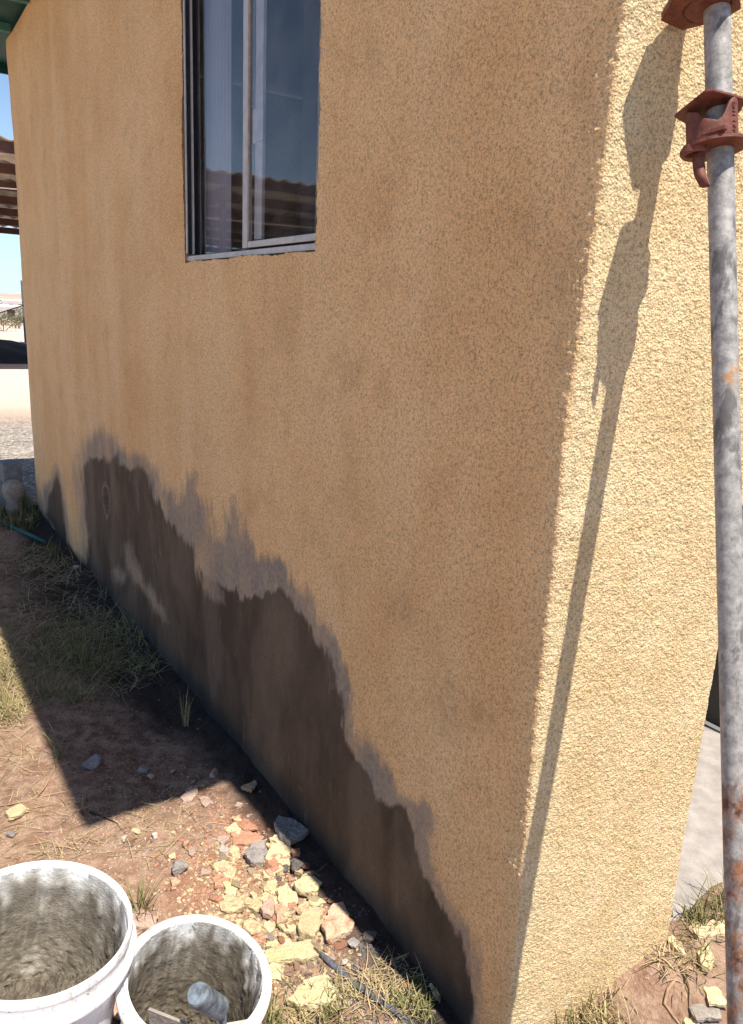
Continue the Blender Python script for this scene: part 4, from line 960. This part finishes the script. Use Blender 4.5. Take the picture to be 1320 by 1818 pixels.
def tuft(px, py, n, L, spread, mat, label, seed, lean=0.4, wdt=.0012, zc=0.01, curl=0.9, name='grass_tuft'):
    rng = np.random.default_rng(seed); c = at_ground(px, py)
    q = c[:2] + rng.normal(size=(n, 2)) * spread; P = np.column_stack([q, terrain(q[:, 0], q[:, 1]) - 0.002])
    return grass_obj(name, P, rng.uniform(L * .4, L, n), lean, wdt, mat, seed, label, 'grass', origin=np.array([c[0], c[1], gz(c)]), curl=curl)
T = [
 (330, 1290, 22, .16, .006, 'drygrass', 'sparse pale weed with thin stems in the shade by the wall', .12, .4),
 (105, 1345, 16, .14, .012, 'greengrass', 'bent green blades crossing the edge of the roof shadow', .45, .9),
 (250, 1620, 46, .13, .012, 'greengrass', 'thin green weed growing above the gap between the buckets', .28, .7),
 (85, 1235, 60, .13, .03, 'greengrass', 'green tuft at the shadow edge near the left border', .4, .9),
 (150, 1180, 70, .15, .03, 'greengrass', 'tall green and straw tuft inside the shade', .25, .9),
 (250, 1110, 60, .14, .04, 'drygrass', 'curled dry tuft against the damp wall foot', .45, 1.2),
 (96, 985, 50, .18, .03, 'greengrass', 'green weed at the far wall foot', .3, .8),
 (470, 1830, 120, .075, .025, 'greengrass', 'green tuft at the bottom edge beside the small bucket', .35, .9),
 (585, 1806, 90, .07, .035, 'greengrass', 'green tuft in front of the large yellow plaster wedge', .35, .9),
 (660, 1776, 60, .07, .035, 'drygrass', 'dry tuft over the black strap', .6, .9),
 (735, 1790, 120, .06, .03, 'greengrass', 'green and straw tuft nearest the wall foot at the bottom', .5, .9),
 (940, 1800, 160, .06, .02, 'greengrass', 'green tuft at the foot of the sunny wall', .3, .9),
 (1050, 1818, 170, .085, .035, 'drygrass', 'straw coloured tuft under the middle of the sunny wall', .4, .9),
 (1010, 1840, 90, .10, .03, 'greengrass', 'tall thin grass reaching up the sunny wall', .12, .4),
 (1195, 1712, 80, .07, .018, 'drygrass', 'dry root clump at the end of the sunny wall', .6, 1.2),
 (1232, 1700, 45, .07, .02, 'greengrass', 'green blades between the yellow slivers by the wall end', .4, .9),
 (1250, 1640, 90, .10, .025, 'greengrass', 'tall green grass behind the leaning pole', .25, .9),
 (1300, 1615, 70, .12, .03, 'greengrass', 'long arching green blades in front of the pale slab', .35, 1.1),
]
for i, (x, y, n, L, sp, mt, lb, ln, cu) in enumerate(T):
    tuft(x, y, n, L, sp, M[mt], lb, 500 + i, lean=ln, curl=cu, zc=0.06 if x > 900 else 0.01)

# twigs and strap
def curve_thing(name, pix, rads, mat, label, cat, zc=0.01, lift=0.004, squash=None, seg=8):
    pts = []
    for x, y in pix: p = at_ground(x, y); p[2] = gz(p) + lift; pts.append(p)
    o0 = pts[0].copy(); bm = bmesh.new(); tube_bm(bm, [p - o0 for p in pts], rads, seg, squash=squash)
    o = bm_obj(name, bm, mat, smooth=True); o.location = o0; return tag(o, label, cat)
curve_thing('plastic_strap', [(563, 1694), (585, 1712), (605, 1730), (622, 1748), (650, 1764), (672, 1782), (700, 1800), (726, 1822)], [.004, .0075, .008, .007, .007, .006, .006, .006], M['strap'], 'dusty black strap running from the yellow slab to the bottom edge', 'strap', squash=0.35, lift=0.008)
curve_thing('twig', [(598, 1750), (614, 1748), (626, 1744)], [.003, .0035, .002], M['stone'], 'short grey stick beside the black strap', 'stick')
curve_thing('twig', [(248, 1615), (262, 1596), (280, 1578), (290, 1560)], [.0025, .002, .0016, .001], M['twig'], 'thin brown twig next to the green weed', 'twig')
curve_thing('dry_stalk', [(0, 1434), (30, 1428), (62, 1420), (80, 1400), (95, 1370), (102, 1345)], [.0016, .0018, .002, .002, .0016, .001], M['twig'], 'long dry stalk bending along the roof shadow edge', 'stalk')
curve_thing('twig', [(160, 1444), (176, 1450), (196, 1458), (210, 1464)], [.004, .002, .0015, .001], M['black'], 'dark twig at the lower corner of the roof shadow', 'twig')
curve_thing('root', [(1200, 1740), (1186, 1760), (1180, 1785), (1196, 1808), (1210, 1826)], [.003, .0035, .003, .0025, .002], M['twig'], 'long pale root curling down the earth heap', 'root', zc=0.06)
curve_thing('root', [(1210, 1724), (1226, 1760), (1224, 1790)], [.002, .0025, .001], M['twig'], 'short pale root right of the long one', 'root', zc=0.06)
curve_thing('dry_stalk', [(1178, 1712), (1184, 1680), (1178, 1660)], [.002, .0015, .001], M['twig'], 'thin dead stem against the end of the sunny wall', 'stalk', zc=0.08)
curve_thing('garden_hose', [(-30, 915), (0, 930), (30, 944), (60, 958), (82, 968)], .012, M['hose'], 'dark green hose on the ground at the left edge', 'hose', lift=0.02)

# blocks and jug at the far corner
def far_blocks():
    c = loc(-0.135, 5.14, 0)
    bm = bmesh.new(); box_bm(bm, (-0.065, -0.10, 0), (0.13, 0, 0), (0, 0.20, 0), (0, 0, 0.19), 0.012)
    o = bm_obj('concrete_block', bm, M['concblock']); o.location = (c[0], c[1], gz(c)); o.rotation_euler = (0, 0, rad(20)); tag(o, 'grey block underneath at the far corner of the house', 'block')
    bm = bmesh.new(); box_bm(bm, (-0.065, -0.09, 0), (0.13, 0, 0), (0, 0.18, 0), (0, 0, 0.15), 0.012)
    o = bm_obj('concrete_block', bm, M['concblock']); o.location = (c[0] + .01, c[1], gz(c) + 0.192); o.rotation_euler = (0.03, 0, rad(32)); tag(o, 'grey block topmost of its stack at the far corner', 'block')
    # bundle in front
    c = loc(-0.15, 4.93, 0); bm = bmesh.new()
    prof = [(0.0, 0), (0.045, 0.005), (0.055, 0.05), (0.045, 0.10), (0.062, 0.13), (0.070, 0.18), (0.060, 0.225), (0.03, 0.25), (0.0, 0.252)]
    rings = []
    for r_, z in prof[1:-1]: rings.append([bm.verts.new((r_ * math.cos(k * math.pi / 10) * 1.1, r_ * math.sin(k * math.pi / 10), z)) for k in range(20)])
    for a, b_ in zip(rings, rings[1:]):
        for k in range(20): bm.faces.new((a[k], a[(k + 1) % 20], b_[(k + 1) % 20], b_[k]))
    bm.faces.new(rings[0][::-1]); bm.faces.new(rings[-1])
    o = bm_obj('cloth_bundle', bm, M['mortar'], smooth=True); o.location = (c[0], c[1], gz(c)); tag(o, 'pale tied bundle standing in front of the grey blocks', 'bundle')
far_blocks()

# ------------------------------------------------------------------ buckets
def lathe(name, prof, mat, parent, seg=96, fn=None, smooth=True, att=None):
    n = len(prof); V = []; th = []
    for r_, z in prof:
        for k in range(seg):
            a = 2 * math.pi * k / seg; rr, zz = (r_, z) if fn is None else fn(r_, z, a)
            V.append((rr * math.cos(a), rr * math.sin(a), zz))
    F_ = []
    for i in range(n - 1):
        for k in range(seg): a = i * seg + k; b_ = i * seg + (k + 1) % seg; F_.append((a, b_, b_ + seg, a + seg))
    return np_mesh(name, V, F_, mat, parent, smooth=smooth)
def bucket(name, label, c, R, H, tilt, rimw, matmud, level, seed, collar):
    t = thing(name, label, 'bucket', c)
    nrm = Vector((tilt[0], tilt[1], 1)).normalized()
    t.rotation_euler = Vector((0, 0, 1)).rotation_difference(nrm).to_euler()
    rb = R * 0.87; rr = lambda z: rb + (R - rb) * z / H; th = 0.0028
    outer = [(0.001, 0.004), (rb - 0.012, 0.004), (rb - 0.004, 0.0), (rb, 0.004)]
    for z in np.linspace(0.02, H - collar - 0.004, 14): outer.append((rr(z), z))
    inner = [(rr(z) - th, z) for z in np.linspace(H - 0.002, 0.02, 24)] + [(rb - 0.02, 0.012), (0.001, 0.010)]
    z0 = H - collar
    col = [(rr(z0), z0), (R + 0.0135, z0 + 0.001), (R + 0.0150, z0 + 0.004), (R + 0.0146, z0 + 0.018), (R + 0.008, z0 + 0.019), (R + 0.0035, z0 + 0.022), (R + 0.003, z0 + 0.026)]
    col += [(R + 0.003, H - 0.018), (R + 0.0055, H - 0.013)] if collar > 0.04 else [(R + 0.003, H - 0.012)]
    rim = [(R + rimw, H - 0.009), (R + rimw + 0.0004, H - 0.004), (R + rimw - 0.001, H - 0.0008), (R + rimw * 0.4, H + 0.0006), (R + 0.0005, H + 0.0002), (R - th, H - 0.002)]
    lathe('shell', outer + col + rim + inner, M['bucket'], t, 120)
    # mortar coat on the inner wall: thick low down, worn through near the rim
    rng = np.random.default_rng(seed); seg = 220; zs = np.linspace(level * H, H - 0.010, 110)
    A, Z = np.meshgrid(np.linspace(-0.5 * np.pi, 1.5 * np.pi, seg, endpoint=False), zs)
    # periodic noise on the cylinder through cos/sin sampling
    def cyl(f, sd, o=4, vs=(1.3, 4.2)):
        return fbm(A * f * vs[0], Z * f * vs[1], sd, o)
    nz = cyl(5, seed); nf = cyl(26, seed + 2, 3); u = (Z - zs[0]) / (zs[-1] - zs[0])
    edge = sstep(0.74, 1.02, u + (nz - 0.5) * 0.5)
    thick = 0.0015 + 0.005 * (1 - edge) * (0.3 + nz) + 0.0014 * (nf - 0.5) * (1 - edge) + 0.0020 * sstep(0.6, 0.8, cyl(9, seed + 3)) * (1 - edge) + 0.010 * (1 - u) ** 3 * (0.4 + nf)
    thick = np.where(edge > 0.97, -0.0006, thick)
    rad_ = (rb + (R - rb) * Z / H) - th - thick
    V = np.stack([rad_ * np.cos(A), rad_ * np.sin(A), Z], -1).reshape(-1, 3)
    idx = np.arange(V.shape[0]).reshape(A.shape); nx = np.roll(idx, -1, 1)
    Fq = np.stack([idx[:-1], nx[:-1], nx[1:], idx[1:]], -1).reshape(-1, 4)
    o = np_mesh('mortar_coat', V, Fq, matmud, t, smooth=True)
    thin = np.clip(edge * 0.85 + sstep(0.56, 0.74, cyl(4, seed + 5, 4, (2.2, 1.2))) * 0.22 * sstep(0.25, 0.7, u), 0, 1)
    at = o.data.attributes.new('thin', 'FLOAT_COLOR', 'POINT'); at.data.foreach_set('color', np.stack([thin, thin, thin, np.ones_like(thin)], -1).astype(np.float32).ravel())
    # mortar lying in the bottom, heaped to one side
    n = 130; g = np.linspace(-1, 1, n); X, Y = np.meshgrid(g, g); rl = (rb + (R - rb) * level) * 1.02
    rr_ = np.hypot(X, Y); ang = np.arctan2(Y, X); k = np.maximum(np.abs(X), np.abs(Y)) / np.maximum(rr_, 1e-6); X2, Y2 = X * k, Y * k
    h = level * H + 0.004 + (fbm(X2 * 6, Y2 * 6, seed + 7, 4) - 0.5) * 0.05 + (fbm(X2 * 18, Y2 * 18, seed + 8, 3) - 0.5) * 0.028
    hs = 0.10 if seed == 21 else 0.02
    h = h + hs * np.exp(-((X2 - 0.62) ** 2 + (Y2 - 0.35) ** 2) / 0.16) * (0.5 + fbm(X2 * 7, Y2 * 7, seed + 9, 4))
    V = np.stack([X2 * rl, Y2 * rl, h], -1).reshape(-1, 3); idx = np.arange(n * n).reshape(n, n)
    Fq = np.stack([idx[:-1, :-1], idx[:-1, 1:], idx[1:, 1:], idx[1:, :-1]], -1).reshape(-1, 4)
    np_mesh('mortar_bed', V, Fq, M['mudlump'], t, smooth=True)
    return t
def place_bucket(rimc, tilt, H):
    n = Vector((tilt[0], tilt[1], 1)).normalized(); return Vector(rimc) - n * H
B1R, B1H, B1T = 0.160, 0.445, (0.14, 0.04); B2R, B2H, B2T = 0.1265, 0.325, (0.20, -0.075)
c1 = place_bucket((-0.555, 1.105, 0.436), B1T, B1H); c2 = place_bucket((-0.279, 1.134, 0.3115), B2T, B2H)
bk1 = bucket('bucket', 'larger white bucket at left with mud lumps and dried mortar inside', c1, B1R, B1H, B1T, 0.0035, M['mud'], 0.44, 21, 0.060)
bk2 = bucket('bucket', 'smaller white bucket holding a grey handled trowel', c2, B2R, B2H, B2T, 0.0030, M['mud2'], 0.22, 25, 0.03)

def trowel():
    A = at_depth(350, 1766, 1.235); B = at_depth(388, 1790, 1.30)     # grip end and grip front
    t = thing('trowel', 'plastering trowel with grey dusty grip lying in the smaller bucket', 'trowel', A)
    ax = (B - A) / np.linalg.norm(B - A)
    bm = bmesh.new(); L = np.linalg.norm(B - A) 
    tube_bm(bm, [ax * s for s in (-0.003, 0.0, 0.004, 0.012, 0.03, 0.05, L)], [0.0155, 0.0178, 0.0190, 0.0193, 0.0193, 0.0193, 0.0190], 28)
    bm_obj('grip', bm, M['grip'], t, smooth=False)
    bm = bmesh.new(); tube_bm(bm, [ax * (L - 0.004), ax * (L + 0.02), ax * (L + 0.028) + np.array([0, -0.005, -0.05]), ax * (L + 0.02) + np.array([0, -0.01, -0.085])], 0.006, 12)
    bm_obj('shank', bm, M['grip'], t, smooth=True)
    bm = bmesh.new(); base = ax * (L + 0.02) + np.array([0.0, -0.01, -0.087])
    box_bm(bm, base + np.array([-0.085, -0.055, 0.0]), (0.15, 0.03, 0.01), (-0.02, 0.085, 0.005), (0, 0, 0.0025), 0.0008)
    bm_obj('blade', bm, M['steel'], t)
    # second loop: hollow in the butt of the grip
    bm = bmesh.new(); bmesh.ops.create_circle(bm, cap_ends=True, segments=20, radius=0.009)
    o = bm_obj('butt_cap', bm, M['grip'], t); o.rotation_euler = Vector(-ax).to_track_quat('Z', 'Y').to_euler(); o.location = -ax * 0.0036
trowel()
# mortar smeared board leaning inside the small bucket
bm = bmesh.new(); A = at_depth(262, 1793, 1.27); B = at_depth(330, 1820, 1.27)
box_bm(bm, (0, 0, 0), tuple(B - A), (0.0, 0.02, -0.10), (0.003, 0.004, 0.001), 0.0005)
o = bm_obj('float_board', bm, M['mortar']); o.location = A; tag(o, 'pale mortar smeared float leaning inside the smaller bucket by the rim', 'float')

# ------------------------------------------------------------------ leaning prop
def prop():
    PX, PY = (0.5993, -0.0796), (0.7200, 0.2476)
    PT = lambda z: np.array([PX[0] + PX[1] * z, PY[0] + PY[1] * z, z])
    foot, top = PT(0.0), PT(2.12)
    t = thing('scaffold_prop', 'leaning galvanised steel prop with red clamps in front of the sunny wall', 'prop', foot)
    ax = (top - foot) / np.linalg.norm(top - foot)
    bm = bmesh.new(); n = 40
    tube_bm(bm, [(top - foot) * k / n for k in range(n + 1)], 0.0175, 32)
    bm_obj('tube', bm, M['galv'], t, smooth=True)
    # side toward the camera
    fw = cC - PT(1.72); fw = fw - ax * (fw @ ax); fw /= np.linalg.norm(fw); sd = np.cross(fw, ax); sd = -sd if sd @ cR < 0 else sd
    def collar(zc_, rot, upper=False):
        OF = 0.018
        P = PT(zc_) - foot
        cr, sr = math.cos(rad(rot)), math.sin(rad(rot)); S = sd * cr + fw * sr; Fw = fw * cr - sd * sr
        c = bpy.data.objects.new('clamp', None); link(c, t); c.location = P
        L = lambda s, f_, a: S * s + Fw * f_ + ax * a
        # top plate: square turned on its corner, tube passes off-centre
        def plate(nm, pts, a0, a1, bev=0.0012):
            bm = bmesh.new(); lo = [bm.verts.new(L(s, f_, a0)) for s, f_ in pts]; hi = [bm.verts.new(L(s, f_, a1)) for s, f_ in pts]
            bm.faces.new(lo[::-1]); bm.faces.new(hi); k = len(pts)
            for i in range(k): bm.faces.new((lo[i], lo[(i + 1) % k], hi[(i + 1) % k], hi[i]))
            bmesh.ops.bevel(bm, geom=[e for e in bm.edges], offset=bev, segments=2, affect='EDGES')
            return bm_obj(nm, bm, M['redox'], c)
        plate('top_plate', [(-0.058, 0.010), (-0.044, -0.020), (0.0, -0.030), (0.026, -0.020), (0.034, 0.012), (-0.008, 0.062), (-0.016, 0.062)] if not upper else
              [(-0.070, 0.020), (-0.050, -0.020), (0.0, -0.030), (0.028, -0.018), (0.030, 0.030), (0.022, 0.046), (-0.045, 0.060)], 0.040 if not upper else -0.012, 0.045 if not upper else 0.0, 0.0012)
        # casting: open shell round the tube with two lugs and a notch between
        def shell(cx, R_, tops, bot, name):
            n_ = 56; V = []; F_ = []
            for k in range(n_):
                a = rad(-150 + 300 * k / (n_ - 1)); sx, cy = math.sin(a), math.cos(a)
                h_ = np.interp(math.degrees(a), [p[0] for p in tops], [p[1] for p in tops])
                for j in range(7):
                    f_ = j / 6; V.append(L(cx + R_[0] * sx, (OF if cy > 0 else OF * (1 + cy)) * 1.0 + R_[1] * cy, bot + (h_ - bot) * f_))
            for k in range(n_ - 1):
                for j in range(6): q = k * 7 + j; F_.append((q, q + 7, q + 8, q + 1))
            o = np_mesh(name, np.array(V), F_, M['redox'], c, smooth=True); md = o.modifiers.new('s', 'SOLIDIFY'); md.thickness = 0.005; md.offset = -1
            b_ = o.modifiers.new('b', 'BEVEL'); b_.width = 0.001; b_.segments = 2
            return o
        shell(-0.010, (0.033, 0.027), [(-150, 0.041), (-62, 0.034), (-46, 0.030), (-30, 0.026), (-20, 0.016), (14, 0.009), (26, 0.014), (44, 0.034), (60, 0.041), (150, 0.041)], -0.012, 'casting')
        if upper: return c
        # lower flange with a bulging eye on the left
        pts = []
        for k in range(40):
            a = 2 * math.pi * k / 40; s = -0.008 + 0.044 * math.sin(a); f_ = 0.010 + 0.037 * math.cos(a)
            pts.append((s, f_))
        plate('flange', pts, -0.016, -0.0115, 0.0008)
        bm = bmesh.new(); prev = None; n_ = 24
        rings = []
        for (rr_, a_) in ((0.0115, -0.0115), (0.0135, -0.022), (0.013, -0.024), (0.009, -0.024), (0.008, -0.0115)):
            rings.append([bm.verts.new(L(-0.033 + rr_ * 1.25 * math.sin(2 * math.pi * k / n_), 0.026 + rr_ * math.cos(2 * math.pi * k / n_), a_ - 0.0)) for k in range(n_)])
        for A_, B_ in zip(rings, rings[1:]):
            for k in range(n_): bm.faces.new((A_[k], A_[(k + 1) % n_], B_[(k + 1) % n_], B_[k]))
        bm_obj('eye', bm, M['redox'], c, smooth=True)
        # wedge nose between band and flange
        plate('wedge', [(-0.022, 0.044), (0.006, 0.050), (0.010, 0.044), (-0.016, 0.036)], -0.008, -0.002, 0.001)
        # lever hanging from the eye
        bm = bmesh.new(); pr = [(-0.024, 0.026, -0.014), (-0.0275, 0.028, -0.034), (-0.026, 0.031, -0.054), (-0.019, 0.034, -0.074)]
        for i, (w_, pt) in enumerate(zip((0.0075, 0.0078, 0.0076, 0.0065), pr)):
            pr[i] = (L(*pt), w_)
        rows = []
        for p_, w_ in pr: rows.append([bm.verts.new(p_ + S * (-w_) + Fw * 0.0035), bm.verts.new(p_ + S * w_ + Fw * 0.0035), bm.verts.new(p_ + S * w_ - Fw * 0.0035), bm.verts.new(p_ + S * (-w_) - Fw * 0.0035)])
        for A_, B_ in zip(rows, rows[1:]):
            for k in range(4): bm.faces.new((A_[k], A_[(k + 1) % 4], B_[(k + 1) % 4], B_[k]))
        bm.faces.new(rows[0][::-1]); bm.faces.new(rows[-1])
        bmesh.ops.bevel(bm, geom=bm.edges[:], offset=0.0016, segments=2, affect='EDGES')
        bm_obj('lever', bm, M['redox'], c, smooth=True)
        if not upper:   # raised foundry letters running down the right lug
            for k, ch in enumerate('VALINO'):
                cu = bpy.data.curves.new('letter', 'FONT'); cu.body = ch; cu.size = 0.009; cu.extrude = 0.0004; cu.align_x = 'CENTER'; cu.align_y = 'CENTER'
                tmp = bpy.data.objects.new('tmp', cu); COL.objects.link(tmp); dg = bpy.context.evaluated_depsgraph_get(); dg.update()
                me = bpy.data.meshes.new_from_object(tmp.evaluated_get(dg)); bpy.data.objects.remove(tmp); me.materials.clear(); me.materials.append(M['redox'])
                o = link(bpy.data.objects.new('raised_letter', me), c)
                a = rad(58); nrm = S * math.sin(a) + Fw * math.cos(a); tx = -S * math.cos(a) + Fw * math.sin(a)
                pos = L(-0.010 + 0.0335 * math.sin(a), OF + 0.0278 * math.cos(a), -0.006 + 0.0072 * k)
                mm = Matrix.Identity(4)
                for i in range(3): mm[i][0], mm[i][1], mm[i][2], mm[i][3] = ax[i], tx[i], nrm[i], pos[i]
                o.matrix_local = mm
        return c
    collar(1.760, 0)
    c2_ = collar(1.945, 8, True)
    # foot plate and head plate
    bm = bmesh.new(); box_bm(bm, (-0.05, -0.05, gz(foot) - 0.002), (0.10, 0, 0), (0, 0.10, 0), (0, 0, 0.006), 0.001); bm_obj('foot_plate', bm, M['redox'], t)
prop()
